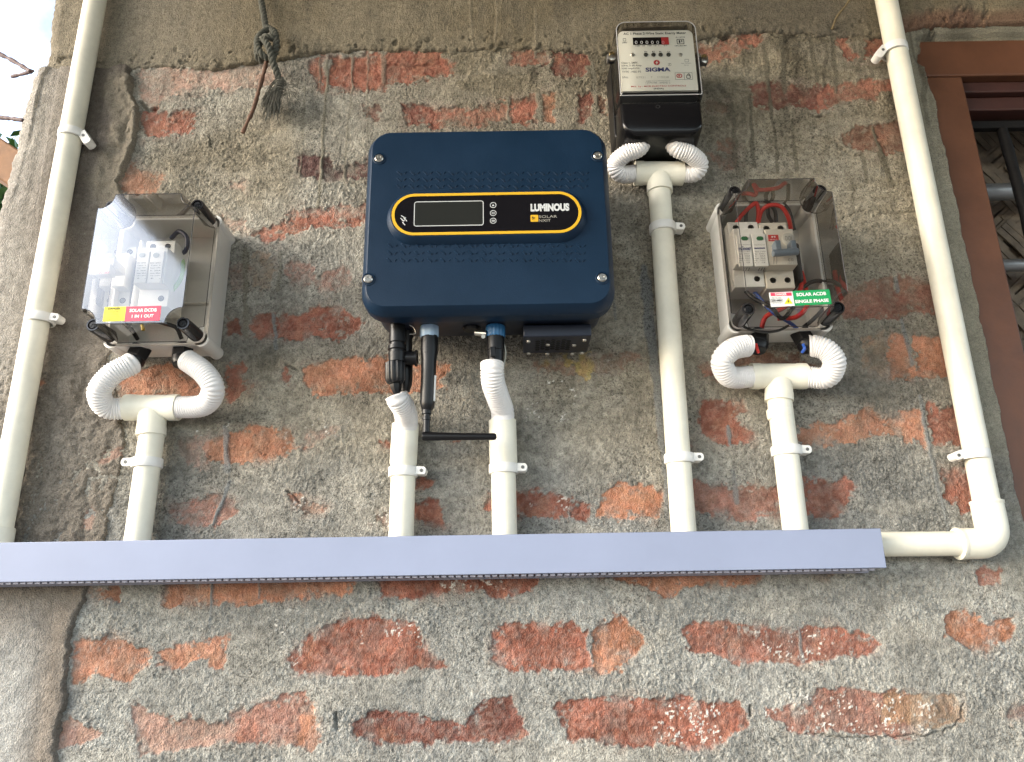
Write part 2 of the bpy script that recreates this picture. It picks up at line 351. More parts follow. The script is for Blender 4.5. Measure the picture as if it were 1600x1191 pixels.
# exposed brick faces: colour key, strength, outline traced on the wall
BRICKS = [
('p', .75, [(225,112),(300,108),(400,98),(430,105),(440,130),(400,135),(340,142),(270,152),(228,165),(222,150)]),
('r', .9, [(485,95),(505,90),(508,130),(503,140),(487,125)]),
('r', 1, [(517,92),(558,86),(617,82),(680,80),(705,105),(705,117),(664,124),(605,136),(533,142),(517,133)]),
('r', .85, [(802,80),(849,81),(855,96),(839,103),(811,103),(803,96)]),
('m', 1, [(864,83),(908,80),(917,102),(914,116),(877,117),(867,105)]),
('r', .8, [(1096,75),(1128,66),(1139,61),(1157,75),(1146,86),(1128,88),(1114,100),(1098,100)]),
('r', .85, [(1157,57),(1186,57),(1183,73),(1166,74)]),
('r', .9, [(1314,66),(1321,68),(1341,93),(1323,95)]),
('r', .9, [(1352,66),(1385,66),(1389,94),(1351,93)]),
('r', .95, [(228,178),(311,171),(302,193),(296,209),(230,219)]),
('m', .8, [(572,168),(590,170),(588,185),(575,182)]),
('m', 1, [(627,164),(661,163),(700,174),(680,199),(636,199)]),
('r', .75, [(665,168),(705,174),(739,177),(755,167),(792,158),(796,192),(746,197),(699,200),(665,199)]),
('r', 1, [(799,155),(836,153),(836,189),(799,194)]),
('o', .9, [(850,153),(863,152),(862,192),(852,191)]),
('m', 1, [(903,149),(924,147),(925,183),(908,186)]),
('b', .9, [(935,152),(946,155),(947,180),(935,178)]),
('m', .95, [(1173,139),(1205,129),(1264,134),(1305,140),(1280,168),(1219,168),(1196,171),(1178,163)]),
('r', .8, [(1290,140),(1343,127),(1405,125),(1407,136),(1371,140),(1366,156),(1321,159),(1275,169)]),
('b', .95, [(1312,222),(1341,200),(1375,196),(1380,240),(1348,238),(1327,229)]),
('b', .9, [(1372,197),(1405,193),(1424,192),(1432,238),(1380,241)]),
('b', .55, [(1105,159),(1132,166),(1128,175),(1108,175)]),
('b', .7, [(1122,222),(1144,218),(1150,227),(1140,238),(1120,235)]),
('r', .5, [(1110,240),(1150,244),(1152,262),(1125,262)]),
('o', .85, [(190,264),(233,265),(253,277),(254,302),(190,303)]),
('d', .95, [(467,251),(502,246),(521,249),(520,264),(537,266),(553,261),(578,245),(590,250),(590,277),(540,279),(502,282),(474,272)]),
('p', .6, [(364,287),(381,287),(380,298),(364,294)]),
('p', .7, [(348,338),(381,344),(383,360),(362,362),(350,352)]),
('r', .9, [(398,368),(436,355),(461,345),(501,340),(567,340),(564,352),(522,359),(471,353),(443,373),(411,378)]),
('r', .75, [(452,340),(475,330),(573,322),(573,345),(500,350),(460,352)]),
('r', .6, [(360,415),(383,413),(383,456),(360,451)]),
('t', .6, [(390,392),(425,394),(425,452),(392,450)]),
('r', .6, [(449,415),(484,418),(496,433),(522,426),(539,420),(552,436),(527,453),(507,453),(476,443),(451,436)]),
('r', .95, [(355,496),(378,501),(378,524),(358,524)]),
('r', .95, [(388,506),(411,491),(431,489),(427,514),(426,526),(391,526)]),
('r', 1, [(433,491),(476,491),(509,476),(549,491),(567,504),(552,519),(529,529),(509,521),(464,526),(433,524)]),
('o', .95, [(190,580),(242,576),(275,570),(293,579),(320,600),(315,622),(221,622),(189,615)]),
('r', .95, [(355,574),(378,572),(378,592),(393,604),(376,620),(358,622)]),
('r', .9, [(436,577),(449,569),(454,587),(449,602),(439,594)]),
('o', 1, [(471,572),(519,562),(560,563),(602,556),(656,573),(700,573),(697,589),(684,595),(693,604),(656,614),(610,612),(560,615),(537,615),(496,620),(474,602)]),
('b', .75, [(825,563),(881,565),(924,560),(956,555),(999,555),(997,568),(966,578),(936,580),(881,588),(856,580),(830,575)]),
('y', .75, [(840,560),(864,560),(863,575),(843,573)]),
('y', .9, [(881,558),(926,557),(927,590),(916,599),(901,580),(881,573)]),
('b', .9, [(1140,564),(1174,551),(1239,557),(1279,573),(1240,578),(1171,575)]),
('r', .8, [(1085,568),(1117,565),(1117,590),(1100,588)]),
('r', .85, [(1300,462),(1356,440),(1390,435),(1395,460),(1408,432),(1465,448),(1475,484),(1421,487),(1398,497),(1364,492),(1300,498)]),
('t', .7, [(1348,528),(1388,523),(1388,592),(1350,572)]),
('o', .95, [(1386,530),(1406,521),(1425,545),(1432,590),(1388,592)]),
('o', 1, [(1424,531),(1485,528),(1500,590),(1432,592)]),
('r', 1, [(1097,628),(1153,628),(1168,641),(1155,646),(1150,656),(1165,668),(1180,681),(1173,691),(1145,694),(1120,692),(1102,681),(1095,658)]),
('r', .9, [(1027,674),(1040,672),(1040,686),(1025,684)]),
('r', .9, [(1074,694),(1083,699),(1081,706),(1075,704)]),
('o', .9, [(1250,670),(1300,663),(1327,655),(1354,642),(1389,654),(1407,655),(1407,647),(1437,636),(1442,662),(1448,694),(1415,683),(1399,672),(1354,681),(1327,695),(1290,696),(1250,690)]),
('r', .95, [(1449,635),(1505,633),(1515,697),(1458,693)]),
('r', .95, [(1472,732),(1517,734),(1530,799),(1501,799),(1493,785),(1475,777)]),
('r', .95, [(1255,750),(1300,749),(1316,749),(1334,767),(1321,791),(1300,812),(1255,806)]),
('r', .8, [(1078,754),(1143,762),(1180,759),(1222,765),(1222,808),(1160,810),(1110,800),(1080,790)]),
('r', 1, [(800,767),(843,762),(893,779),(898,792),(921,787),(920,807),(888,807),(843,802),(800,808)]),
('o', 1, [(941,767),(971,754),(1014,757),(1033,772),(1029,807),(994,807),(966,817),(961,807),(931,807)]),
('r', 1, [(645,791),(684,784),(689,820),(645,812)]),
('r', 1, [(650,750),(670,753),(662,761),(650,760)]),
('r', .9, [(762,769),(775,769),(775,800),(760,794)]),
('r', 1, [(594,690),(618,691),(618,702),(596,699)]),
('r', .8, [(697,688),(718,689),(715,693),(700,693)]),
('o', 1, [(322,695),(350,672),(415,670),(457,672),(457,692),(476,701),(415,717),(360,725),(325,722)]),
('p', .6, [(275,685),(325,684),(322,724),(295,729),(278,700)]),
('p', .65, [(465,697),(490,677),(522,672),(505,687),(480,700)]),
('r', .75, [(267,790),(305,775),(337,774),(350,778),(369,790),(369,805),(342,819),(310,822),(280,815)]),
('o', .85, [(452,775),(477,787),(512,792),(507,805),(472,800)]),
('r', .7, [(587,810),(607,800),(602,820)]),
('o', .9, [(140,920),(185,920),(182,937),(142,937)]),
('o', 1, [(260,905),(400,900),(550,896),(560,915),(530,930),(420,937),(260,947)]),
('r', 1, [(590,900),(800,892),(848,894),(840,915),(800,930),(780,932),(715,922),(650,935),(600,930)]),
('o', .95, [(930,890),(1050,888),(1210,888),(1180,913),(1110,917),(1060,912),(1048,932),(1010,920),(960,910)]),
('r', .9, [(1530,893),(1562,893),(1560,911),(1532,907)]),
('p', .5, [(1280,893),(1305,893),(1300,900),(1285,900)]),
('o', .9, [(120,1005),(175,995),(200,1000),(235,1030),(200,1060),(150,1055),(115,1070)]),
('o', .9, [(250,1020),(300,1000),(350,995),(350,1045),(335,1050),(325,1030),(250,1042)]),
('r', 1, [(455,1030),(475,995),(550,965),(645,970),(670,1020),(692,1040),(600,1052),(470,1052)]),
('r', 1, [(765,985),(800,975),(875,972),(918,983),(922,1010),(925,1045),(850,1048),(790,1045),(766,1030)]),
('o', 1, [(922,985),(955,965),(980,965),(985,985),(1012,1005),(980,1030),(972,1052),(930,1047)]),
('r', .95, [(1070,985),(1100,970),(1150,975),(1340,985),(1370,1005),(1365,1020),(1250,1035),(1145,1037),(1120,1020),(1080,1015)]),
('o', 1, [(1475,970),(1490,957),(1535,970),(1580,967),(1582,990),(1545,1020),(1500,1002),(1475,990)]),
('p', .9, [(95,1145),(115,1127),(150,1145),(125,1160),(90,1170)]),
('p', .9, [(210,1105),(250,1125),(350,1130),(380,1110),(400,1150),(370,1160),(240,1170),(215,1175)]),
('r', .8, [(370,1120),(435,1090),(480,1085),(495,1120),(470,1165),(370,1160)]),
('o', .8, [(470,1120),(490,1100),(502,1150),(490,1170),(465,1165)]),
('m', 1, [(555,1125),(600,1110),(725,1130),(750,1090),(800,1085),(810,1120),(820,1145),(800,1155),(600,1165),(560,1150)]),
('r', 1, [(860,1100),(950,1090),(1050,1090),(1110,1100),(1162,1090),(1170,1135),(1125,1165),(975,1167),(890,1150)]),
('r', .85, [(1185,1110),(1270,1110),(1275,1075),(1420,1085),(1430,1150),(1375,1150),(1275,1145),(1220,1135)]),
('t', .8, [(1380,1085),(1495,1090),(1502,1125),(1450,1140),(1380,1125)]),
('m', .7, [(1572,1105),(1640,1095),(1640,1135),(1580,1125)]),
('r', .9, [(1120,1205),(1300,1200),(1420,1210),(1400,1260),(1130,1260)]), ('o', .9, [(300,1215),(520,1205),(540,1270),(310,1275)]),
]
# trickles of cement: width px, height mm, strength, points
DRIPS = [(6,1.6,.9,[(512,98),(510,150),(504,200),(506,240),(500,300),(497,325)]),(4,1.2,.7,[(551,85),(548,170),(540,240),(538,290)]),(3,.8,.6,[(499,90),(500,140)]),
(4,1,.6,[(475,135),(473,200),(470,280)]),(5,1,.7,[(438,395),(437,430),(434,455)]),(9,.8,.8,[(383,390),(384,440),(385,500),(383,525)]),(10,1.2,.8,[(351,668),(354,700),(355,735)]),
(5,1.6,1,[(358,752),(347,785),(334,820)]),(5,1,.9,[(332,905),(331,940),(326,975)]),(14,1.2,.9,[(1006,420),(1012,500),(1020,560),(1030,640),(1040,730),(1046,830)]),
(5,1.8,.8,[(1015,440),(1024,540),(1034,640)]),(6,.8,.9,[(1139,667),(1142,695)]),(9,.8,.8,[(1144,737),(1153,785)]),(7,1.8,1,[(1437,620),(1447,680),(1460,740),(1472,790),(1480,830)]),
(5,1,.9,[(1362,200),(1368,222),(1382,245)]),(9,1,.9,[(1375,240),(1385,262),(1392,290)]),(6,1,.8,[(1408,500),(1416,530),(1424,570)]),(6,.6,.8,[(1398,435),(1402,455)]),
(8,.5,.8,[(1193,75),(1198,110),(1200,130)]),(8,.5,.8,[(1218,60),(1224,100),(1227,145)]),(8,.5,.7,[(1266,65),(1272,100),(1275,125)]),(7,.5,.8,[(1300,62),(1304,100),(1306,145)]),
(5,.8,.8,[(1200,130),(1204,180),(1212,215),(1215,270)]),(7,.6,.8,[(1172,150),(1174,200),(1178,260)]),(6,.6,.7,[(1236,190),(1242,230),(1244,268)]),(9,.5,.6,[(1142,165),(1148,215),(1150,260)]),
(6,.7,.7,[(1345,242),(1355,285)]),(4,.8,.7,[(792,155),(797,205)]),(8,.8,.8,[(842,150),(845,205)]),(8,.9,.8,[(926,100),(930,150),(932,205)]),(3,.8,.5,[(735,0),(738,60),(745,120)]),(3,.8,.6,[(775,0),(776,40),(772,90)]),
(4,.8,.6,[(838,20),(837,90)]),(6,1,.9,[(430,527),(430,545)]),(3,.6,.7,[(403,900),(404,935)]),(6,.8,.9,[(426,492),(431,526)]),(6,.5,.8,[(921,980),(918,1015)]),(5,.5,.8,[(1250,980),(1253,1035)]),
(7,.9,.6,[(600,80),(598,130)]),(3,1,.5,[(575,80),(574,220)]),(4,.8,.6,[(955,440),(962,500)]),(5,.8,.5,[(1330,280),(1333,330)])]
CRACKS = [(2.2,5,[(1305,222),(1312,232),(1320,238),(1332,243),(1345,241)]),(3.5,7,[(1270,181),(1278,184),(1286,181)]),(1.6,4,[(1315,343),(1345,330),(1380,333),(1430,332)]),
(2,5,[(1270,1148),(1330,1152),(1400,1152),(1445,1148),(1485,1138),(1502,1122),(1503,1100)]),(3.5,8,[(1170,1103),(1172,1117)]),(2.5,6,[(1208,1155),(1216,1162)]),(3,6,[(526,1112),(527,1140)]),
(1,2,[(350,672),(380,690),(415,712)]),(2.5,6,[(450,768),(468,785)]),(1.2,3,[(684,595),(695,585),(705,600)]),(3,6,[(446,568),(462,578)]),(5,9,[(222,162),(232,172),(243,170)]),(1,3,[(430,300),(445,296)]),
(1.2,2.5,[(1354,645),(1380,662),(1410,672),(1442,668),(1495,652)]),(1.5,3,[(811,104),(840,107),(858,100)]),(3,6,[(864,82),(885,80),(895,77)]),(2.5,5,[(328,215),(331,232)]),(1.2,3,[(520,480),(505,475)]),
(1,2,[(1345,150),(1366,160)]),(2,4,[(1440,590),(1455,610)]),(1,1.5,[(1497,365),(1499,400),(1503,425),(1515,440),(1522,458),(1535,462)]),(1.4,3,[(590,100),(640,104),(690,100)]),
(1,2.5,[(1020,1018),(1035,1022)]),(1,2,[(905,785),(920,783)]),(1.2,3,[(1170,138),(1150,142)]),(1.5,3,[(1175,270),(1145,240),(1120,232)])]
FLECKS = [(565,960,660,1015,.5),(1135,985,1300,1030,.45),(1020,1095,1135,1160,.55),(1190,1085,1460,1145,.5),(680,905,790,920,.5),(955,568,1000,582,.6),(425,955,455,990,.5),(350,660,362,680,.5),(442,655,455,700,.5),(930,815,960,828,.6),(812,765,828,790,.55),
(870,775,890,800,.6),(580,795,610,825,.4),(462,775,480,795,.4),(820,590,900,660,.25),(480,655,525,680,.3),(1100,290,1160,300,.3),(1330,295,1350,315,.3),(420,1005,470,1040,.3),(300,655,325,680,.4),(640,770,680,800,.2)]

def plaster(x, z, seed, rough=1.0):
    "height in mm of rough unfloated cement plaster"
    wx = x + .004*vn(x, z, .02, seed+3); wz = z + .004*vn(x, z, .02, seed+4)
    big = fbm(x, z, .16, 4, seed)*3.2 + fbm(x, z, .028, 3, seed+20)*1.3
    worm = np.abs(fbm(wx, wz, .0048, 2, seed+30))**.7
    grain = (1-np.clip(worley(wx, wz, .0034, seed+40), 0, 1))
    patch = .55+.45*sst(-.4, .35, fbm(x, z, .07, 3, seed+60))
    return big, (worm*2.7 + grain*1.9)*rough*patch
def cols(c, n): return np.tile(np.array(c, float), (n, 1))
def mixc(C, c, m):
    C += (np.asarray(c)-C)*m[:, None]

def wall_fields(x, z):
    PX, PY = topx(x, z); n = len(x)
    big, fine = plaster(x, z, 1)
    # broad sideways trowel smears: flatter and paler
    tx, tz = x+.012*vn(x, z, .05, 15), z+.010*vn(x, z, .06, 16)
    sm = sst(.05, .42, fbm(tx*.38, tz, .032, 4, 17)); fine = fine*(1-.62*sm) + sm*1.4
    ridge = sst(.10, .0, np.abs(fbm(tx*.38, tz, .032, 4, 17)-.06))*sst(0, .3, fbm(x, z, .05, 2, 18)); big = big + ridge*1.1
    # smoother float-finished strip round the window
    rev = sst(.612, .634, x + .006*fbm(x, z, .05, 3, 9)) * sst(.15, .22, z+.02*fbm(x, z, .03, 2, 8))
    low = sst(.60, .66, x)*sst(.22, .1, z)
    smooth = np.clip(rev*.85+low*.4, 0, 1)
    fine = fine*(1-smooth*.8); H = big + fine
    a = fbm(x, z, .22, 4, 70)*.5+.5; b = fbm(x, z, .035, 4, 71)*.5+.5; c = fbm(x, z, .006, 3, 72)*.5+.5
    C = cols((.315, .283, .218), n)
    mixc(C, (.262, .250, .218), sst(.38, .62, a)*.8)
    mixc(C, (.36, .335, .275), sst(.5, .8, b)*.6)
    mixc(C, (.205, .185, .145), sst(.55, .25, b)*.5)
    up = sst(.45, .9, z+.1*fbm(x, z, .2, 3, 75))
    mixc(C, (.205, .172, .115), up*.65)                     # warm cast of bounced light painted into the pigment towards the top
    dn = sst(.35, 0, z); mixc(C, (.325, .333, .318), dn*.65)  # paler, cooler sky light low on the wall, put into the pigment
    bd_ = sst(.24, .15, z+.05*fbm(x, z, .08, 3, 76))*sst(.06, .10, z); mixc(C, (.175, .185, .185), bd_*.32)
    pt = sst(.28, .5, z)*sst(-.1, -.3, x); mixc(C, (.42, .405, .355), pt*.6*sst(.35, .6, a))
    mixc(C, (.37, .345, .285), sm*.26)
    C *= (1 + (c-.5)*.9)[:, None]; C *= (1 + .28*fbm(x, z, .055, 4, 77) + .18*fbm(x, z, .3, 3, 78))[:, None]
    mixc(C, (.262, .248, .190), smooth*.8)
    # dark vertical wash stains
    st = sst(.15, .5, fbm(x*1.0, z*.12, .02, 3, 80))*sst(.55, .9, z)
    C *= (1-.30*st)[:, None]
    st2 = sst(.1, .45, fbm(x+.01*vn(x, z, .05, 84), z*.10, .011, 3, 83))*sst(.5, .8, z)*sst(-.1, .3, fbm(x, z, .2, 2, 85)+.15); C *= (1-.42*st2)[:, None]
    wob = fbm(x, z, .022, 3, 90)*9 + fbm(x, z, .007, 3, 91)*6.0
    spk = sst(.22, .40, fbm(x, z, .0055, 3, 94))*sst(-.25, .25, fbm(x, z, .03, 3, 95))
    film = sst(.05, .45, fbm(x, z, .018, 4, 92)); f2 = fbm(x, z, .0045, 3, 93)
    BM = np.zeros(n)
    for k, (key, stren, pts) in enumerate(BRICKS):
        def fn(m, k=k, key=key, stren=stren, pts=pts):
            sdv = poly_sd(PX[m], PY[m], pts) + wob[m] + 1.8
            bm = sst(-1.6, 2.0, sdv+f2[m]*4)
            halo = sst(-15, -2, sdv)*(1-bm)
            xx, zz = x[m], z[m]
            base = np.array(BC[key]); var = fbm(xx, zz, .03, 4, 200+k)
            cc = base[None]*(1+.55*var[:, None]); cc[:, 0] *= 1+.10*fbm(xx, zz, .012, 2, 300+k)
            mott = sst(.15, .6, fbm(xx, zz, .014, 3, 400+k)); cc += (np.array(base)*.62-cc)*(mott*.55)[:, None]
            lite = sst(.25, .6, fbm(xx, zz, .02, 3, 500+k)); cc += (np.array([.42, .21, .13])-cc)*(lite*.30)[:, None]
            cc *= (1+.30*f2[m])[:, None]
            s_ = bm*(stren*(1-.55*film[m]*(1-sst(2, 16, sdv)*.75)))
            s_ = s_*(1-.75*spk[m]*sst(26, 4, sdv)) ; s_ = s_*(1-.16*sst(-.2, .4, f2[m]))
            if stren < .8: s_ = s_*(.55+.45*sst(-.25, .2, f2[m]+var))
            Cm = C[m]; Cm += (np.array([.33, .262, .215])-Cm)*(halo*.40*sst(-.3, .3, f2[m]+film[m]-.3))[:, None]
            Cm += (cc-Cm)*s_[:, None]; C[m] = Cm
            hb = -1.0+fbm(xx, zz, .03, 3, 600+k)*1.3+np.abs(fbm(xx, zz, .010, 3, 610+k))*2.4 + f2[m]*.7
            crk = sst(.05, .0, np.abs(fbm(xx, zz*1.6, .03, 3, 700+k)))*sst(.1, .5, fbm(xx, zz, .05, 2, 710+k))
            hb = hb - crk*1.6
            Hm = H[m]; Hm += (big[m]*.75+hb-Hm)*np.clip(bm*(.35+.65*stren), 0, 1); H[m] = Hm
            BM[m] = np.maximum(BM[m], s_)
        local(PX, PY, pts, 22, fn)
    for w, hh, s_, pts in DRIPS:
        def fn(m):
            dd = np.full(m.sum(), 1e9)
            X, Y = PX[m]+fbm(x[m], z[m], .02, 2, 31)*2.5, PY[m]
            for a_, b_ in zip(pts, pts[1:]): dd = np.minimum(dd, seg_dist(X, Y, a_, b_)[0])
            dd = dd/(1+.35*vn(x[m]*.2, z[m], .012, 32))
            k_ = sst(w*.62, w*.30, dd); pr = np.clip(1-(dd/(w*.6))**2, 0, 1)
            C[m] = C[m]+(np.array([.125, .112, .082]) if (pts[0][1] < 420 and pts[0][0] > 1130) else np.array([.215, .20, .155]) if pts[0][1] < 420 else np.array([.215, .222, .215]))[None]*(k_*s_)[:, None]-C[m]*(k_*s_)[:, None]
            Hm = H[m]; base = big[m]+.9; H[m] = Hm+(base+pr*hh-Hm)*k_*s_
        local(PX, PY, pts, w+6, fn)
    for w, dp, pts in CRACKS:
        def fn(m):
            dd = np.full(m.sum(), 1e9)
            X = PX[m]+fbm(x[m], z[m], .008, 2, 41)*3; Y = PY[m]+fbm(x[m], z[m], .008, 2, 42)*3
            for a_, b_ in zip(pts, pts[1:]): dd = np.minimum(dd, seg_dist(X, Y, a_, b_)[0])
            k_ = sst(w*.75, w*.15, dd); H[m] -= dp*k_
        local(PX, PY, pts, w+6, fn)
    for x0, y0, x1, y1, s_ in FLECKS:
        def fn(m):
            e = np.minimum(np.minimum(PX[m]-x0, x1-PX[m]), np.minimum(PY[m]-y0, y1-PY[m]))
            k_ = sst(-6, 6, e+wob[m]*.6)*sst(.50-.25*s_, .60-.25*s_, fbm(x[m], z[m], .0030, 2, 51))*sst(.0, .25, fbm(x[m], z[m], .017, 2, 52)+.35*s_)
            C[m] = C[m]+(np.array([.72, .69, .63])-C[m])*k_[:, None]; H[m] += .5*k_
        local(PX, PY, [(x0, y0), (x1, y1)], 12, fn)
    # plaster rags and pits under the lintel
    pit = sst(.30, .46, fbm(x, z, .014, 3, 61))*sst(.86, .88, z)*sst(.93, .9, z); H -= pit*7
    # loose rubble pocket left of the window head
    q = sst(26, 6, np.hypot((PX-1450)/1.0, (PY-95)/2.0)); H += q*(fbm(x, z, .012, 3, 66)*9-6); mixc(C, (.16, .13, .095), q*.5)
    q = sst(60, 20, np.hypot((PX-1370)/1.3, (PY-290)/1.0)); H += q*(fbm(x, z, .03, 3, 67)*4-1.5)
    q = sst(100, 40, np.hypot((PX-1330)/1.2, (PY-390))); H += q*(fbm(x, z, .014, 3, 68)*3); mixc(C, (.215, .185, .135), q*.45)
    H -= sst(.002, .008, z-np.interp(x, LIx, LIz))*12      # the wall runs on behind the lintel
    # edge against the window frame
    e = (.668 + .004*fbm(x, z, .03, 3, 44)) - x
    inwin = (z > -.2) & (z < .88)
    H = np.where(inwin, H - 9*sst(.004, -.001, e), H)
    return H/1000, C, np.clip((1-.85*BM)*(1-.7*smooth)*(.55+.45*sst(-.3, .3, fbm(x, z, .05, 3, 99))), 0, 1)
def edge_x(z, y_of=None):
    "left end of the wall, from the silhouette against the sky"
    pts = [(1191,-.80,),]
    return 0
SIL = [W(-40,700), W(-30,500), W(-12,380), W(0,310), W(8,285), W(20,240), W(30,200), W(40,160), W(50,130), W(55,112), W(66,104), W(75,85), W(76,50), W(84,0), W(84,-60)]
SILz = np.array([-3]+[p[1] for p in SIL]+[3]); SILx = np.array([-.775]+[p[0] for p in SIL]+[-.74])
SEAM = [(95,1300),(95,1191),(92,1170),(100,1120),(108,1085),(105,1060),(112,1010),(122,960),(135,935),(142,905),(160,870),(172,800),(188,745),(195,700),(190,640),(170,560),(200,500),(222,400),(205,330),(190,300),(186,285),(200,262),(212,235),(222,190),(216,168),(205,150),(208,125),(200,100),(200,60)]
SEAMp = [W(*p) for p in SEAM]; SEz = np.array([-3]+[p[1] for p in SEAMp]+[3]); SEx = np.array([-.55]+[p[0] for p in SEAMp]+[-.57])
def seamx(z): return np.interp(z, SEz, SEx)
def pillar_fields(x, z):
    PX, PY = topx(x, z); n = len(x)
    big, fine = plaster(x, z, 501, .62)
    rough = np.clip(sst(.42, .30, z)*sst(.02, .12, z)+.15, 0, 1)
    H = big*.9 + fine*(.45+.55*rough) + .4 + 2.3*np.clip(sst(.09, 0, z)+sst(.55, .64, z), 0, 1)
    lump = np.abs(fbm(x, z, .034, 5, 520, .6)); H += rough*(lump*13-2.2) + rough*np.maximum(fbm(x, z, .018, 3, 521), 0)*4
    # board marks: long vertical ridges in the upper part
    H += sst(.5, .65, z)*(sst(.1, .3, fbm(x, z*.07, .03, 2, 530))*3.0 + vn(x, z*.02, .011, 531)*.9)
    t = fbm(x, z, .12, 4, 540)*.5+.5; b = fbm(x, z, .02, 4, 541)*.5+.5; c = fbm(x, z, .006, 3, 542)*.5+.5
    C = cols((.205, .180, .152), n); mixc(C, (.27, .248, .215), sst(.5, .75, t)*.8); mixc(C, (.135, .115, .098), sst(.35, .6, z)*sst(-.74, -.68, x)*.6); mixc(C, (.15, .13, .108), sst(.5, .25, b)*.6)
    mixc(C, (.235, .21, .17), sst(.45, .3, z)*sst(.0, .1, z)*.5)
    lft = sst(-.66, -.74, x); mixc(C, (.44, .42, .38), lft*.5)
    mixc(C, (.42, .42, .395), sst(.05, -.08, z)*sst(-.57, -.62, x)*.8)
    C *= (1+(c-.5)*.5)[:, None]
    for key, stren, pts in [('p', .6, [(150,728),(168,705),(194,700),(194,712),(165,730)]), ('p', .5, [(128,828),(134,800),(146,785),(150,800),(145,826)]), ('r', .5, [(171,826),(182,805),(199,800),(197,826)]), ('o', .8, [(62,596),(72,594),(76,602),(64,604)])]:
        m = sst(-2, 3, poly_sd(PX, PY, pts)+fbm(x, z, .012, 3, 550)*6)*stren; mixc(C, BC[key], m); H -= 3.5*m
    # ragged lip where the plaster coat breaks off against the brickwork
    e = seamx(z) + .004*fbm(x, z, .02, 3, 560) + .0025*fbm(x, z, .006, 2, 561) - x
    lip = sst(.03, .004, e)*sst(-.002, .003, e); strong = np.clip(sst(.07, 0, z)+sst(.58, .66, z), 0, 1)
    H += lip*(4.5*strong+.2)
    hi = sst(.55, .62, z)*sst(.84, .80, z)*sst(.05, .03, e); H += hi*(np.abs(fbm(x, z, .025, 3, 565))*12-2); mixc(C, (.30, .265, .20), hi*.6)
    H = H - sst(.001, -.003, e)*16 - sst(.003, .009, z-np.interp(x, LIx, LIz))*14
    return H/1000, C, .25+.35*rough
LIN = [(-60,118),(60,112),(110,112),(170,114),(205,110),(230,108),(262,105),(330,112),(400,100),(450,95),(500,84),(600,80),(700,85),(800,77),(900,84),(960,88),(1060,84),(1100,62),(1160,52),(1250,56),(1330,60),(1395,60),(1425,48),(1440,46),(1600,42),(1800,36),(2600,20)]
LINp = [W(*p) for p in LIN]; LIx = np.array([p[0] for p in LINp]); LIz = np.array([p[1] for p in LINp])
def lintel_fields(x, z):
    n = len(x); PX, PY = topx(x, z)
    big, fine = plaster(x, z, 801, .5)
    bot = np.interp(x, LIx, LIz) + .004*fbm(x, z, .02, 3, 810) + .003*fbm(x, z, .006, 2, 811)
    e = z - bot
    H = big*.8+fine*.8+1.5 + vn(x, z*.02, .010, 812)*.35
    H += np.abs(fbm(x, z, .016, 3, 813))*sst(.05, .0, e)*4
    right = sst(.60, .64, x); H += right*(12 + fbm(x, z, .06, 3, 815)*5 - 10*sst(.03, 0, e)*1)
    H -= sst(.38, .52, fbm(x, z, .011, 3, 816))*sst(.05, .015, e)*4
    t = fbm(x, z, .10, 4, 820)*.5+.5; c = fbm(x, z, .006, 3, 821)*.5+.5; b = fbm(x, z*.3, .02, 4, 822)*.5+.5
    C = cols((.190, .160, .108), n); mixc(C, (.235, .205, .15), sst(.45, .75, t)*.7); mixc(C, (.145, .128, .095), sst(.52, .25, b)*.6)
    mixc(C, (.30, .27, .215), sst(-.35, -.6, x)*.6); mixc(C, (.135, .122, .10), sst(.28, .4, x)*sst(.62, .55, x)*.55)
    mixc(C, (.30, .25, .16), right*.6*sst(.5, .7, t)); mixc(C, (.20, .08, .055), right*sst(.03, .01, e)*.5)
    C *= (1+(c-.5)*.5)[:, None]
    for w, hh, s_, pts in DRIPS:
        if pts[0][1] < 30:
            dd = np.full(n, 1e9)
            for a_, b_ in zip(pts, pts[1:]): dd = np.minimum(dd, seg_dist(PX+fbm(x, z, .02, 2, 31)*3, PY, a_, b_)[0])
            k_ = sst(w*.8, w*.2, dd); H += hh*k_; mixc(C, (.30, .26, .19), k_*.5)
    H = H - sst(.007, -.0035, e)*3.2 - sst(.001, -.0035, e)*(15+26*right)
    return H/1000, C, np.full(n, .55)

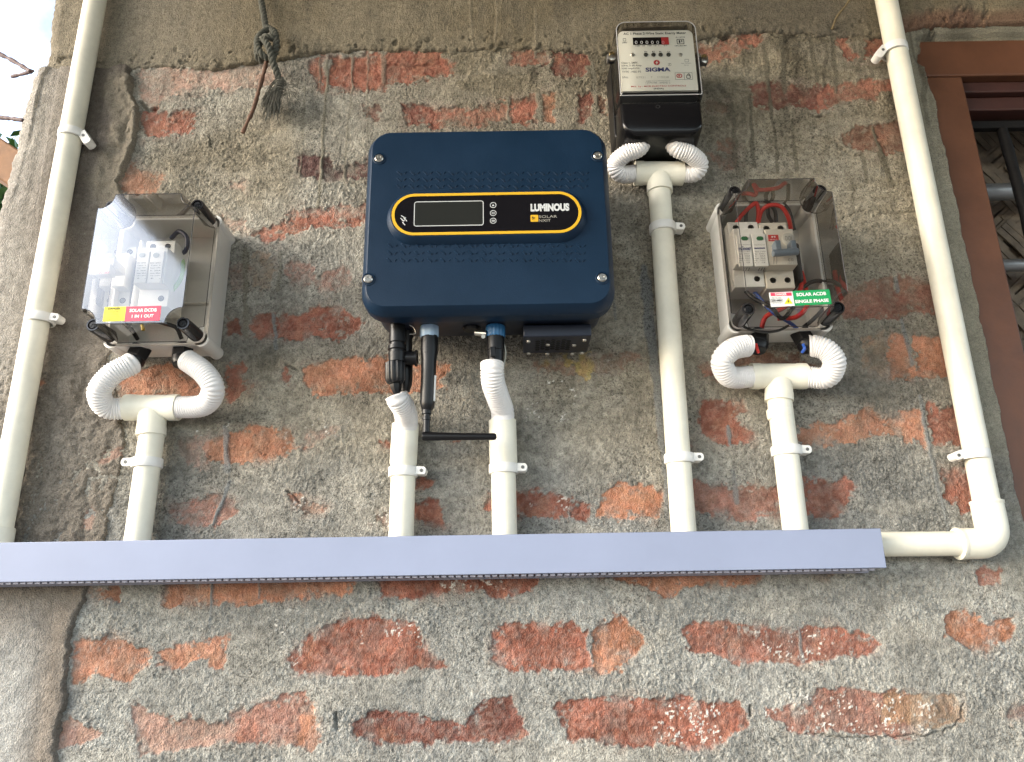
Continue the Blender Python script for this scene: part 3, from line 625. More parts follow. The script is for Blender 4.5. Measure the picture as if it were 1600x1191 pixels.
def relief_material(name, rough=.92):
    m = bpy.data.materials.new(name); m.use_nodes = True; nt = m.node_tree; b = nt.nodes["Principled BSDF"]
    at = nt.nodes.new("ShaderNodeAttribute"); at.attribute_name = "pigment"
    tc = nt.nodes.new("ShaderNodeTexCoord")
    n = nt.nodes.new("ShaderNodeTexNoise"); n.inputs["Scale"].default_value = 620; n.inputs["Detail"].default_value = 3; n.inputs["Roughness"].default_value = .7
    v = nt.nodes.new("ShaderNodeTexVoronoi"); v.inputs["Scale"].default_value = 480
    nt.links.new(tc.outputs["Object"], n.inputs["Vector"]); nt.links.new(tc.outputs["Object"], v.inputs["Vector"])
    mr = nt.nodes.new("ShaderNodeMapRange"); mr.inputs[1].default_value = .3; mr.inputs[2].default_value = .7; mr.inputs[3].default_value = .72; mr.inputs[4].default_value = 1.3
    nt.links.new(n.outputs[0], mr.inputs[0])
    # coarse sand: dark grit and pale grains mixed through the mortar
    n2 = nt.nodes.new("ShaderNodeTexNoise"); n2.inputs["Scale"].default_value = 330; n2.inputs["Detail"].default_value = 2; n2.inputs["Roughness"].default_value = .6; n2.inputs["Distortion"].default_value = .6
    nt.links.new(tc.outputs["Object"], n2.inputs["Vector"])
    r2 = nt.nodes.new("ShaderNodeValToRGB"); e = r2.color_ramp.elements; e[0].position = .36; e[0].color = (.42, .42, .42, 1); e[1].position = .50; e[1].color = (1, 1, 1, 1)
    e3 = r2.color_ramp.elements.new(.66); e3.color = (1.0, 1.0, 1.0, 1); e4 = r2.color_ramp.elements.new(.72); e4.color = (1.0, 1.0, 1.0, 1)
    nt.links.new(n2.outputs[0], r2.inputs[0])
    gm = nt.nodes.new("ShaderNodeMath"); gm.operation = 'MULTIPLY'; nt.links.new(mr.outputs[0], gm.inputs[0])
    al = nt.nodes.new("ShaderNodeMix"); al.data_type = 'FLOAT'; nt.links.new(at.outputs["Alpha"], al.inputs[0]); al.inputs[2].default_value = 1.0
    nt.links.new(r2.outputs[0], al.inputs[3]); nt.links.new(al.outputs[0], gm.inputs[1])
    mx = nt.nodes.new("ShaderNodeVectorMath"); mx.operation = 'SCALE'
    nt.links.new(at.outputs["Color"], mx.inputs[0]); nt.links.new(gm.outputs[0], mx.inputs["Scale"]); nt.links.new(mx.outputs[0], b.inputs["Base Color"])
    ad = nt.nodes.new("ShaderNodeMath"); ad.operation = 'ADD'; nt.links.new(n.outputs[0], ad.inputs[0]); nt.links.new(v.outputs["Distance"], ad.inputs[1])
    bp = nt.nodes.new("ShaderNodeBump"); bp.inputs["Strength"].default_value = .9; bp.inputs["Distance"].default_value = .0016
    nt.links.new(ad.outputs[0], bp.inputs["Height"]); nt.links.new(bp.outputs[0], b.inputs["Normal"])
    b.inputs["Roughness"].default_value = rough; b.inputs["Specular IOR Level"].default_value = .2
    return m
RELIEF = relief_material("cement_plaster_over_brick")
def grid_mesh(name, xs, zs, fields, m, keep=None, wrap=None, base=0.0):
    X, Z = np.meshgrid(xs, zs); nz, nx = X.shape; x, z = X.ravel(), Z.ravel()
    if wrap:                                            # columns left of the corner fold back round it
        ex = np.interp(z, SILz, SILx) + .0035*fbm(z*0+.3, z, .02, 3, 5) + .002*fbm(z*0+.3, z, .006, 2, 6)
        u = x; xx = ex + np.maximum(u, 0); h, C, G = fields(xx+np.minimum(u, 0), z)
        R = .022; ang = np.clip(-u/R, 0, PI/2)
        # u>0 front face; the rounded corner is inside the silhouette
        px = np.where(u > 0, ex+R+u, ex+R-(R+h)*np.sin(ang)); py = np.where(u > 0, -h, R-(R+h)*np.cos(ang)) 
        rest = np.maximum(-u-R*PI/2, 0); py = py+rest; y = py; x = px
        h, C2, G = fields(np.where(u > 0, px, px-rest), z); C = C2; y = np.where(u > 0, -h, y)
    else:
        h, C, G = fields(x, z); y = -h
    y = y - base
    co = np.stack([x, y, z+CZ], 1)
    i = np.arange(nx*nz).reshape(nz, nx); q = np.stack([i[:-1, :-1], i[:-1, 1:], i[1:, 1:], i[1:, :-1]], -1).reshape(-1, 4)
    if keep is not None:
        cx = co[:, 0][q].mean(1); cz = z[q].mean(1); q = q[keep(cx, cz)]
    me = bpy.data.meshes.new(name); me.vertices.add(len(co)); me.vertices.foreach_set("co", co.astype('f').ravel())
    me.loops.add(q.size); me.loops.foreach_set("vertex_index", q.ravel().astype('i'))
    me.polygons.add(len(q)); me.polygons.foreach_set("loop_start", np.arange(0, q.size, 4, dtype='i')); me.polygons.foreach_set("loop_total", np.full(len(q), 4, 'i'))
    me.update(calc_edges=True)
    me.polygons.foreach_set("use_smooth", np.ones(len(q), bool))
    at = me.attributes.new("pigment", 'FLOAT_COLOR', 'POINT'); at.data.foreach_set("color", np.concatenate([np.clip(C, .01, .9), G[:, None]], 1).astype('f').ravel())
    me.materials.append(m); o = bpy.data.objects.new(name, me); col.objects.link(o); return o
SP = .00135
def dense(a, b, s=SP): return np.linspace(a, b, int(round((b-a)/s))+1)
WINX0, WINX1, WINZ0, WINZ1 = .668, 1.46, -.22, .872
zs = np.concatenate([np.linspace(-1.5, -.26, 60)[:-1], dense(-.26, .93), np.linspace(.93, 1.45, 40)[1:]])
xs = np.concatenate([dense(-.64, .70), np.linspace(.70, WINX1, 40)[1:], np.linspace(WINX1, 3.0, 90)[1:]])
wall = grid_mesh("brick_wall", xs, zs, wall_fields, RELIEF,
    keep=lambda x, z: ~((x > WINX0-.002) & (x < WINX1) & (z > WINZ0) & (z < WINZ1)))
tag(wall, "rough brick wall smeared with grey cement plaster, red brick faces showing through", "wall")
pz = np.concatenate([np.linspace(-1.5, -.26, 50)[:-1], dense(-.26, .90, .0016)])
pu = np.concatenate([np.linspace(-.45, -.05, 14)[:-1], dense(-.05, .26, .0016)])
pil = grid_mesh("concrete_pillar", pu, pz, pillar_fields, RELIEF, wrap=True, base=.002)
tag(pil, "rough plastered concrete pillar at the left end of the brick wall behind the tall left pipe", "pillar")
lz = np.concatenate([dense(.80, 1.06, .0017), np.linspace(1.06, 1.45, 30)[1:]])
lu = np.concatenate([np.linspace(-.45, -.05, 14)[:-1], dense(-.05, 1.50, .0017), np.linspace(1.5, 3.7, 60)[1:]])
lin = grid_mesh("concrete_lintel", lu, lz, lintel_fields, RELIEF, wrap=True, base=.003)
tag(lin, "brownish concrete lintel beam running along the top of the wall above the bricks", "lintel")
# ground
g = B().add([(-90, -90, 0), (90, -90, 0), (90, 90, 0), (-90, 90, 0)], [(0, 1, 2, 3)]).build("ground", EARTH); g["kind"] = "structure"
# porch roof above the photographer, its open left edge is what the box covers mirror
b = B(); b.box((1.12, -1.75, CZ+1.50), (4.9, 4.1, .08))
b.box((-1.345, -1.75, CZ+1.47), (.025, 4.1, .16))
for k in range(9): b.box((1.20, -.35-k*.42, CZ+1.435), (4.6, .05, .05))
rf = b.build("porch_roof", ROOFM, bevel=.003); solo(rf, "brown boarded porch roof overhead, out of the frame, shading the wall from above", "roof")

# ================================================================ WINDOW
wnd = thing("window_frame", V(.70, -.20, 0), "red-brown painted timber window frame at the right edge of the wall", "window frame")
FD = -.004
b = B(); b.boxr(.655, 1.47, .802, .869, -.07, FD+.001); b.build("frame_head", WOODR, wnd, bevel=.0025)
b = B(); b.boxr(.655, .720, -.21, .8015, -.07, FD); b.build("frame_jamb", WOODR, wnd, bevel=.0025)
b = B(); b.boxr(1.405, 1.47, -.21, .8015, -.07, FD); b.build("frame_jamb", WOODR, wnd, bevel=.0025)
b = B(); b.boxr(.7205, 1.4045, -.21, -.15, -.07, FD-.001); b.build("frame_sill", WOODR, wnd, bevel=.0025)
b = B(); b.boxr(.7205, 1.4045, .782, .8015, -.068, -.018); b.boxr(.7205, 1.4045, .757, .7815, -.068, -.030); b.build("rebate_moulding", WOODD, wnd, bevel=.002)
b = B(); b.boxr(.7205, .728, -.149, .756, -.068, -.034); b.build("rebate_moulding", WOODD, wnd, bevel=.0015)
gr = thing("window_grille", V(.80, -.15, -.055), "black iron grille of round bars set inside the red-brown window", "grille")
b = B(); b.boxr(.7285, 1.404, .738, .752, -.062, -.050); b.build("top_rail", IRON, gr, bevel=.0015)
for k in range(6):
    x = .803 + k*.118
    b = B(); pts = [V(x+.004*math.sin(j*.4), -.148+(.886)*j/24, -.056) for j in range(25)]
    b.tube(pts, [.0078+.0010*(j % 2) for j in range(25)], 12); b.build("bar", IRON, gr)
# woven mat of split bamboo closing the window from inside
def weave_mat():
    b = B(); rr_ = random.Random(5); w = .042
    for i in range(-14, 22):
        for j in range(-4, 22):
            over = ((i + j) % 4) < 2
            cx = .62 + (i*1.0 - j*.55)*w*.95; cz = -.1 + (j*.8 + i*.62)*w
            if not (.60 < cx < 1.5 and -.28 < cz < .95): continue
            a = math.radians(38 if over else -52) + rr_.uniform(-.08, .08); L, h = w*1.9, w*.42
            for q in range(3):
                o = (q-1)*h*.7; ux, uz = math.cos(a), math.sin(a); c = Vector((cx-uz*o, 0, cz+ux*o)); dd = .14+(.004 if over else 0)+rr_.uniform(0, .003)
                vs = []
                for s, t in ((-1, -1), (1, -1), (1, 1), (-1, 1)):
                    vs.append(Vector((c.x+ux*L*.5*s-uz*h*.31*t, dd+(0.005 if s*1 else 0)*abs(s)*0+.004*(s > 0), CZ+c.z+uz*L*.5*s+ux*h*.31*t)))
                vs2 = [v+Vector((0, .002, 0)) for v in vs]; b.loft([vs, vs2])
    b.box((1.06, .16, CZ+.33), (1.2, .006, 1.3))
    return b
MATM = mat("split_bamboo", (.17, .13, .09), .6, noise=.55, nscale=34)
m_ = weave_mat().build("bamboo_mat", MATM, smooth=False); solo(m_, "dull brown woven split-bamboo mat seen through the window grille", "mat")
for k, (py, r, lab) in enumerate([(300, .014, "upper grey metal tube crossing behind the window grille"), (415, .010, "lower thinner grey metal tube crossing behind the window grille")]):
    c = P(1595, py, -.10)
    t = B().tube([Vector((.70, .10, c.z)), Vector((1.5, .10, c.z+.004))], r, 20).build("metal_tube", TUBEG); solo(t, lab, "tube", "metal tubes behind the window")

# ================================================================ PIPES
def pipe(name, pts, r, label, m=PVC, extra=None, cat="pipe", group="cream conduit pipes on the wall"):
    b = B(); b.tube(pts, r, 32)
    if extra: extra(b)
    return solo(b.build(name, m), label, cat, group)
PD = .024; PR_ = .0160
Pz = lambda z: CZ+z
XL = W(80, 400, PD)[0]; XL = -.659
pipe("conduit_pipe", [Vector((XL, -PD, Pz(1.44))), Vector((XL, -PD, Pz(.105)))], PR_, "tall cream plastic pipe on the concrete pillar, leftmost in the photo")
b = B(); b.lathe((XL, -PD, Pz(.055)), (0, 0, 1), [(0, .0185), (.058, .0185), (.060, .0175), (.060, .0161)], 32)
solo(b.build("pipe_coupler", PVC2), "short cream coupler at the foot of the tall left pipe, entering the trunking", "coupler")
XR = .607; ZE = W(1540, 849, PD)[1]
pipe("conduit_pipe", [Vector((XR, -PD, Pz(1.44))), Vector((XR, -PD, Pz(ZE+.045)))], PR_, "tall cream plastic pipe right of the clear-lidded breaker box, beside the window")
z0 = W(1440, 849, PD)[1]
pipe("conduit_pipe", [Vector((.425, -PD, Pz(z0))), Vector((XR-.030, -PD, Pz(ZE)))], PR_-.0006, "short horizontal cream pipe from the trunking end to the corner elbow")
# elbow
R = .012; pts = [Vector((XR-.046, -PD, Pz(ZE))), Vector((XR-.020, -PD, Pz(ZE)))]
for k in range(1, 9):
    a = PI/2*k/8; pts.append(Vector((XR-.020+.020*math.sin(a), -PD, Pz(ZE+.020-.020*math.cos(a)))))
pts.append(Vector((XR, -PD, Pz(ZE+.052))))
b = B(); b.tube(pts, [.0193]*2+[.0193]*8+[.0193], 32)
b.lathe((XR-.0485, -PD, Pz(ZE)), (1, 0, 0), [(0, .0170), (.001, .0200), (.005, .0200), (.006, .0194)], 32)
b.lathe((XR, -PD, Pz(ZE+.0485)), (0, 0, 1), [(0, .0194), (.001, .0200), (.0045, .0200), (.0055, .0168)], 32)
solo(b.build("pipe_elbow", PVC2), "cream elbow joining the horizontal pipe to the tall right pipe", "elbow")
def drop(px0, py0, px1, py1, lab, d0=PD):
    a, c = P(px0, py0, d0), P(px1, py1, PD); x = (a.x+c.x)/2
    return pipe("conduit_pipe", [a, c+(c-a).normalized()*.025], PR_, lab)
drop(240.5, 655, 214.5, 846, "cream drop pipe below the left breaker box, between tee and trunking")
drop(632.5, 668, 626.8, 836, "left of the two cream drop pipes under the blue inverter")
drop(785, 660, 788.5, 833, "right of the two cream drop pipes under the blue inverter")
drop(1030, 296, 1068, 828, "long cream pipe running from under the energy meter down to the trunking")
drop(1217, 618, 1242.5, 825, "cream drop pipe below the right breaker box, between tee and trunking")
# sockets on the two inverter drops
def socket(p0, p1, r, lab):
    a, c = P(*p0, PD), P(*p1, PD); L = (c-a).length
    b = B(); b.lathe(a, c-a, [(0, r*.9), (.0004, r), (L-.004, r*1.0), (L, r*.93)], 32)
    solo(b.build("pipe_coupler", PVC2), lab, "coupler")
socket((633.5, 663), (629.8, 729), .0178, "cream coupler joining white hose and pipe, left one under the inverter")
socket((785, 657), (786.8, 727), .0182, "cream coupler joining white hose and pipe, right one under the inverter")
socket((1217.5, 640), (1219.5, 655), .0170, "slim cream collar just below the tee of the right breaker box")
# tees
def tee(x0, x1, py, bx, by, lab, r=.0178, d=PD, slope=0):
    a, c = P(x0, py, d), P(x1, py+slope, d); mpt = P(bx[0], py, d); e = P(bx[1], by, d)
    ax = (c-a).normalized(); L = (c-a).length; b = B()
    b.lathe(a, ax, [(0, r*.84), (0, r), (.012, r), (.013, r*.965), (L-.013, r*.965), (L-.012, r), (L, r), (L, r*.84), (L-.010, r*.84)], 36, caps=True)
    dn = (e-mpt).normalized(); H_ = (e-mpt).length
    b.lathe(mpt, dn, [(0, r*.8), (r*.5, r*1.02), (H_-.012, r*1.02), (H_-.011, r*1.05), (H_, r*1.05), (H_, r*.9)], 36)
    return solo(b.build("pipe_tee", PVC2, ang=50), lab, "tee fitting", "cream tee fittings")
tee(197, 279, 637, (239, 236), 681, "cream tee under the left breaker box with two white hoses in its arms")
tee(992, 1067, 271, (1029, 1031), 301, "cream tee under the energy meter with two white hoses in its arms")
tee(1173, 1259, 588, (1216, 1217.5), 627, "cream tee under the right breaker box with two white hoses in its arms")

# corrugated hoses
def hose(pts, r, lab, pitch=.0034, fade=None):
    ps = catmull([P(*p) for p in pts], 14); ps, L = resample(ps, pitch/6)
    n = len(ps); rad = []
    for i in range(n):
        s = i*L/(n-1); ph = (s/pitch) % 1.0
        k = .5-.5*math.cos(2*PI*ph); k = k**.4
        am = .0018
        if fade and s > L-fade: am *= .25
        rad.append(r - am*(1-k))
    b = B(); b.tube(ps, rad, 26, caps=True)
    return solo(b.build("flexible_hose", HOSE, ang=180), lab, "hose", "white corrugated hoses")
hose([(208,567,.052),(201,571,.055),(174,586,.060),(155,612,.055),(167,637,.036),(203,638,PD)], .0149, "white corrugated hose from the left gland of the left breaker box")
hose([(292,563,.052),(298,567,.054),(319,583,.058),(333,608,.055),(318,633,.036),(272,637,PD)], .0149, "white corrugated hose from the right gland of the left breaker box")
hose([(1007,212,.060),(999,231,.060),(977,241,.056),(962,256,.044),(970,272,.034),(998,271,PD)], .0129, "white corrugated hose from the left underside of the energy meter")
hose([(1048,212,.060),(1056,231,.060),(1078,241,.056),(1093,256,.044),(1085,271,.034),(1061,271,PD)], .0129, "white corrugated hose from the right underside of the energy meter")
hose([(1171,541,.054),(1163,541,.056),(1143,547,.060),(1128,565,.056),(1141,589,.038),(1180,588,PD)], .0149, "white corrugated hose from the left gland of the right breaker box")
hose([(1265,541,.054),(1273,541,.056),(1292,548,.060),(1304,567,.056),(1291,590,.038),(1252,588,PD)], .0149, "white corrugated hose from the right gland of the right breaker box")
hose([(619,617,.075),(622,624,.072),(632,640,.055),(635,655,.036),(634.5,668,PD+.004)], .0152, "short white corrugated hose under the left black connector of the inverter", fade=.012)
hose([(769,567,.080),(769,580,.080),(771,600,.070),(779,624,.048),(785,642,.032),(785.5,662,PD+.002)], .0155, "white corrugated hose under the blue-ringed connector of the inverter", fade=.014)

# clips
def clip(px, py, side, ang, lab, r=PR_, tilt=0):
    c = P(px, py, PD); b = B(); h = .0125
    base = thing("pipe_clip", Vector((c.x, 0, c.z)), lab, "pipe clip", "white saddle clips holding the pipes")
    # band: open ring round the pipe
    n = 36; rings = []
    b.lathe(c+Vector((0, 0, -h/2)), (0, 0, 1), [(0, r+.0002), (0, r+.0028), (.001, r+.0034), (h-.001, r+.0034), (h, r+.0028), (h, r+.0002)], 40, caps=False)
    b.build("band", CLIP, base)
    # lug with the screw, leaning down by ang
    o = c+Vector((side*(r+.001), -.006, .001)); ux = Vector((side*math.cos(ang), 0, -math.sin(ang))); uz = Vector((math.sin(ang)*side, 0, math.cos(ang)))
    b = B(); L = .0140 if ang < .5 else .024
    def q(s, t, d): return o+ux*s+uz*t+Vector((0, -d, 0))
    hh = .0054 if ang < .5 else .0062; ring = lambda d: [q(0, -hh, d), q(L-.003, -hh, d), q(L-.0008, -hh*.6, d), q(L, 0, d), q(L-.0008, hh*.6, d), q(L-.003, hh, d), q(0, hh, d)]
    b.loft([ring(-.014), ring(.0025)]); b.build("lug", CLIP, base, bevel=.0008)
    b = B(); screw(b, q(L*.55 if ang < .5 else L*.35, 0, .0026), (0, -1, 0), .0022, .0010); b.build("screw", mat("dull_screw", (.16, .16, .15), .45, metal=.8), base)
clip(113, 212, 1, .95, "white clip on the tall left pipe, the upper one near the photo's left edge")
clip(63, 499, 1, .15, "white clip on the tall left pipe, the lower one beside the left breaker box")
clip(230, 724, -1, .05, "white clip below the left breaker box, its lug pointing left")
clip(630, 738, 1, .05, "white clip on the left drop pipe under the inverter")
clip(787, 733, 1, .05, "white clip on the right drop pipe under the inverter")
clip(1035.5, 358, 1, .12, "white clip on the meter pipe, upper one beside the blue inverter")
clip(1061, 717, 1, .03, "white clip on the meter pipe, lower one above the trunking")
clip(1228.5, 705, 1, .08, "white clip on the drop pipe below the right breaker box")
clip(1397.5, 79, -1, .85, "white clip on the tall right pipe, upper one near the window head")
clip(1521, 711, -1, .35, "white clip on the tall right pipe, lower one above the elbow")

# ================================================================ TRUNKING
tr = thing("cable_trunking", V(-.1, .07, 0), "long grey-lavender cable trunking across the wall under all the pipes", "cable trunking")
TX0, TX1, TZ0, TZ1 = -.78, .448, .0455, .0925
b = B()
for k, (z0_, z1_) in enumerate(((TZ1-.0022, TZ1), (TZ0, TZ0+.0022))): b.boxr(TX0, TX1, z0_, z1_, .0545 if k else .047, .0595)
b.boxr(TX0, TX1, TZ0, TZ1, .0595, .0618)
b.build("cover", TRAY, tr, bevel=.0007)
b = B(); b.boxr(TX0+.002, TX1-.002, TZ0+.002, TZ1-.002, .006, .0085)
x = TX0+.004
while x < TX1-.010:
    b.boxr(x, x+.0062, TZ1-.0044, TZ1-.0028, .0086, .058); b.boxr(x, x+.0062, TZ0-.0024, TZ0-.0003, .0086, .0560)
    x += .0088
b.boxr(TX0+.002, TX1-.002, TZ0-.0034, TZ0-.0001, .0060, .016)
b.build("slotted_base", TRAYB, tr)

# ================================================================ INVERTER
inv = thing("solar_inverter", V(-.03, .35, 0), "dark navy blue solar inverter with yellow-ringed black display, centre of the wall", "inverter")
IX, IZ, IW, IH = (-.187+.131)/2, (.3545+.621)/2, .3185, .2665
b = B(); b.loft([rr(IX, IZ+.004, IW-.034, IH-.020, .026, .030), rr(IX, IZ+.001, IW-.020, IH-.009, .030, .042), rr(IX, IZ+.000, IW-.016, IH-.007, .030, .104)])
b.build("body", NAVYD, inv)
b = B(); b.loft([rr(IX, IZ, IW-.004, IH-.004, .030, .1045), rr(IX, IZ, IW, IH, .032, .107), rr(IX, IZ, IW, IH, .032, .124), rr(IX, IZ, IW-.0012, IH-.0012, .0315, .1265), rr(IX, IZ, IW-.014, IH-.016, .026, .1385), rr(IX, IZ, IW-.0165, IH-.0185, .025, .1395)])
# raised fish-bone marks in two bands
FDV = .1395
def mark(bb, px, py, sgn, L=8.5, wd=3.8, hgt=.0013):
    a = P(px-L/2, py-sgn*L*.42, FDV-.0004); c = P(px+L/2, py+sgn*L*.42, FDV-.0004)
    t = (c-a).normalized(); n = Vector((-t.z, 0, t.x))*(wd*.0008/2); up = Vector((0, -hgt-.0004, 0)); k = .25
    base_ = [a-n, a+n, c+n, c-n]; top = [a.lerp(c, k)-n*.25+up, a.lerp(c, k)+n*.25+up, c.lerp(a, k)+n*.25+up, c.lerp(a, k)-n*.25+up]
    bb.loft([base_, top])
for r_, y_ in enumerate((271, 281.5, 292)):
    for k in range(15): mark(b, 624+k*20.3-r_*.7, y_+ (2 if k > 8 else 0)*(1-k/15), 1); mark(b, 634+k*20.3-r_*.7, y_-.5, -1, 5, 1.6, .0008)
for r_, y_ in enumerate((384, 395.5, 407)):
    for k in range(15): mark(b, 609.5+k*21.0-r_*.7, y_, 1); mark(b, 619.5+k*21.0-r_*.7, y_+.5, -1, 5, 1.6, .0008)
b.build("front_cover", NAVY, inv)
# corner screws in shallow cups
for px, py in ((592.5, 247.5), (934, 243.5), (575.5, 436), (941, 434)):
    c = P(px, py, .1405)
    b = B(); b.lathe(c+Vector((0, .002, 0)), (0, -1, 0), [(0, .0085), (.0018, .0085), (.0022, .0078), (.0022, .0070), (.0008, .0066)], 30)
    cup = b.build("screw_cup", NAVY, inv)
    b = B(); b.lathe(c+Vector((0, .0008, 0)), (0, -1, 0), [(0, .0056), (.0016, .0056), (.0026, .0046), (.0026, .0026), (.0010, .0024)], 24); b.build("corner_screw", STEEL, cup)
# display
xc, zc, w_, h_ = BB(612.5, 302, 908, 366, .148)
b = B(); b.loft([rr(xc, zc-.001, w_+.016, h_+.018, 1, FDV-.0005, 20), rr(xc, zc-.0005, w_+.012, h_+.013, 1, .1435, 20), rr(xc, zc, w_+.004, h_+.004, 1, .1478, 20)]); b.build("display_bezel", NAVY, inv)
dp = B(); dp.loft([rr(xc, zc, w_-.005, h_-.005, 1, .1470, 20), rr(xc, zc, w_-.005, h_-.005, 1, .1484, 20)]); dp = dp.build("display_panel", BLACKG, inv)
b = B(); ringband(b, xc, zc, w_+.0006, h_+.0006, (h_)/2, .0036, .1472, .1489, 20); b.build("yellow_ring", YEL, inv, ang=60)
sx, sz, sw, sh = BB(647.5, 315, 755, 352.5, .1487)
b = B(); plate(b, sx, sz, sw, sh, .003, .1483, .1486); b.build("screen", SCREEN, dp)
b = B(); ringband(b, sx, sz, sw+.0012, sh+.0012, .0035, .0010, .1484, .1488); b.build("screen_border", SILV, dp)
for k, y_ in enumerate((320.5, 333, 345)):
    cx, cz, rw, rh = BB(765.6, y_-4.6, 775.6, y_+4.6, .1487); b = B(); ringband(b, cx, cz, rw, rw, rw/2, .0007, .1484, .1487, 8)
    if k == 0: plate(b, cx, cz-.0006, .0024, .0018, .0004, .1484, .1487); plate(b, cx, cz+.0012, .0006, .0012, .0002, .1484, .1487)
    if k == 1: ringband(b, cx, cz, .0036, .0026, .0004, .0005, .1484, .1487, 2)
    if k == 2: ringband(b, cx, cz, .0042, .0026, .0013, .0005, .1484, .1487, 4); plate(b, cx, cz, .003, .0006, .0002, .1484, .1487)
    b.build("button_icon", SILV, dp)
b = B()
for a_, c_ in (((626,341),(631,346)), ((631,346),(634,340)), ((631,340),(636,346)), ((629,347),(633,352)), ((627,337),(632,340))): b.tube([P(*a_, .1486), P(*c_, .1486)], .0006, 6)
b.build("tap_icon", SILV, dp)
text(dp, "LUMINOUS", 829, 318.2, 889.5, 330.4, .1484, SILV, bold=.06)
b = B(); platepx(b, 829, 336, 841, 346.6, .1484, .1486, .0012); b.build("logo_square", YEL, dp)
b = B()
for a_, c_ in (((831,339),(835,341)), ((832,343),(836,340)), ((831,341.5),(833,338.5))): b.tube([P(*a_, .1488), P(*c_, .1488)], .0004, 6)
b.build("logo_mark", INK, dp)
text(dp, "SOLAR", 842, 336.6, 870.5, 340.6, .1484, mat("dim_print", (.30, .29, .25), .5)); text(dp, "NXIT", 842, 342.6, 860.5, 346.8, .1484, MATS["dim_print"])
# vented terminal box under the right end
vb = B(); vb.boxr(.0155, .1035, .340, .3562, .022, .088); vb = vb.build("vent_box", NAVYD, inv, bevel=.0015)
zb = .3399
def under(px, py):           # pixel -> point on the underside plane z = zb
    x = px-800; y = -(py-595.5); xr = _c*x+_s*y; yr = -_s*x+_c*y
    ry, rz = F*_ct-yr*_st, F*_st+yr*_ct; t = zb/rz; return Vector((xr*t, -D+ry*t, CZ+zb))
b = B(); hr = .0032
for i in range(7):
    for j in range(5):
        c = Vector((.0345+i*.0068, -.037-j*.0080-(.0040 if i % 2 else 0), CZ+zb)); b.loft([[c+Vector((hr*math.cos(PI/3*k), hr*math.sin(PI/3*k), dz)) for k in range(6)] for dz in (.0005, -.0004)])
b.build("hexagon_vents", BLACKM, vb, smooth=False)  # hole shade put in as solid black hexagons, not cut openings
for px, py in ((825.5,533),(856,538),(897,539),(913,531),(826,552),(855,552.5),(894,552.5),(909,551)):
    c = under(px, py); b = B(); screw(b, c, (0, 0, -1), .0029, .0022); b.build("vent_screw", STEEL, vb)
b = B(); b.lathe(P(737, 512, .075), (0, 0, -1), [(-.012, .012), (.002, .012), (.004, .010)], 24, .08, 12); b.build("blanking_plug", BLACK, inv)
ZB = .3555; zt = CZ+ZB
def down(parent, name, m, px0, py0, px1, py1, d, prof, **k):
    "turned part: from pixel to pixel on plane d, prof = (fraction, radius px) list"
    a, c = P(px0, py0, d), P(px1, py1, d); L = (c-a).length; sc = (W(px0+1, py0, d)[0]-W(px0, py0, d)[0])
    b = B(); b.lathe(a, c-a, [(t*L, r*sc) for t, r in prof], k.get('seg', 28), k.get('knurl', 0), k.get('kn', 0)); return b.build(name, m, parent, ang=k.get('ang', 35))
# left DC plug
dc = thing("cable_connector", P(622, 555, .085), "black plug-in cable connector with side stub under the inverter's left end", "connector")
down(dc, "plug_body", BLACK, 622, 488, 620, 566, .085, [(0,13),(.62,13),(.64,11.5),(.68,11.5),(.69,14),(.76,14),(.78,12),(.82,12),(.83,13.5),(1,12.5)])
down(dc, "plug_nut", BLACK, 617, 566, 617.5, 600, .088, [(0,12),(.06,15.5),(.8,15.5),(.95,13),(1,9)], knurl=.10, kn=12, seg=48)
down(dc, "cable_boot", BLACK, 618, 598, 620, 616, .085, [(0,10),(.5,9),(1,5)], seg=7)
down(dc, "rear_plug", BLACK, 637, 492, 633, 612, .062, [(0,10),(.3,10),(.32,8.5),(.6,8.5),(.62,10.5),(.9,10.5),(1,7)])
b = B(); a = P(634, 560, .078); c = P(652, 560, .078); b.lathe(a, c-a, [(0, .009), (.012, .009), (.0122, .0108), ((c-a).length, .0108), ((c-a).length, .008), ((c-a).length-.003, .007)], 28); b.build("side_stub", BLACK, dc)
wd_ = thing("wifi_dongle", P(670, 590, .080), "slim black wireless stick with pale blue nut and sideways black antenna", "wireless stick")
down(wd_, "sealing_ring", LIME, 671, 502, 671, 511, .080, [(0,14),(.15,14.8),(1,14.8)])
down(wd_, "nut", PALEBL, 671, 510.5, 671, 528, .080, [(0,13),(.05,14.8),(.9,14.8),(1,13.8)], knurl=.05, kn=6, seg=36)
bd = down(wd_, "stick_body", BLACK, 671.5, 525, 667.5, 642, .080, [(0,13.6),(.22,13.6),(.34,11.6),(.9,11.2),(.96,10),(1,7)])
b = B(); 
for i in range(5):
    for j in range(3): b.lathe(P(665+j*4, 536+i*4.5, .0802)+Vector((0, -.0108+.0004*abs(j-1)*3, 0)), (0, -1, 0), [(0, .0007), (.0007, .0004)], 8)
b.build("grip_dots", BLACK, bd)
b = B(); b.tube([P(679.5, 588, .0805)+Vector((0,-.002,0)), P(677.5, 628, .0805)+Vector((0,-.002,0))], .0022, 8); b.build("side_label", STW, bd)
down(wd_, "neck", BLACK, 667, 641, 666.2, 676, .080, [(0,7.5),(.18,7.5),(.2,5.5),(.3,5.5),(.32,6.5),(.45,6.5),(.47,5.5),(1,5.8)])
b = B(); a = P(660, 682, .080); c = P(776, 682.5, .080); L = (c-a).length; b.lathe(a, c-a, [(0, .0050), (.0006, .0055), (.006, .0057), (.022, .0052), (L*.5, .0046), (L-.003, .0045), (L-.0008, .0036), (L, .0015)], 24); b.build("antenna", BLACK, wd_)
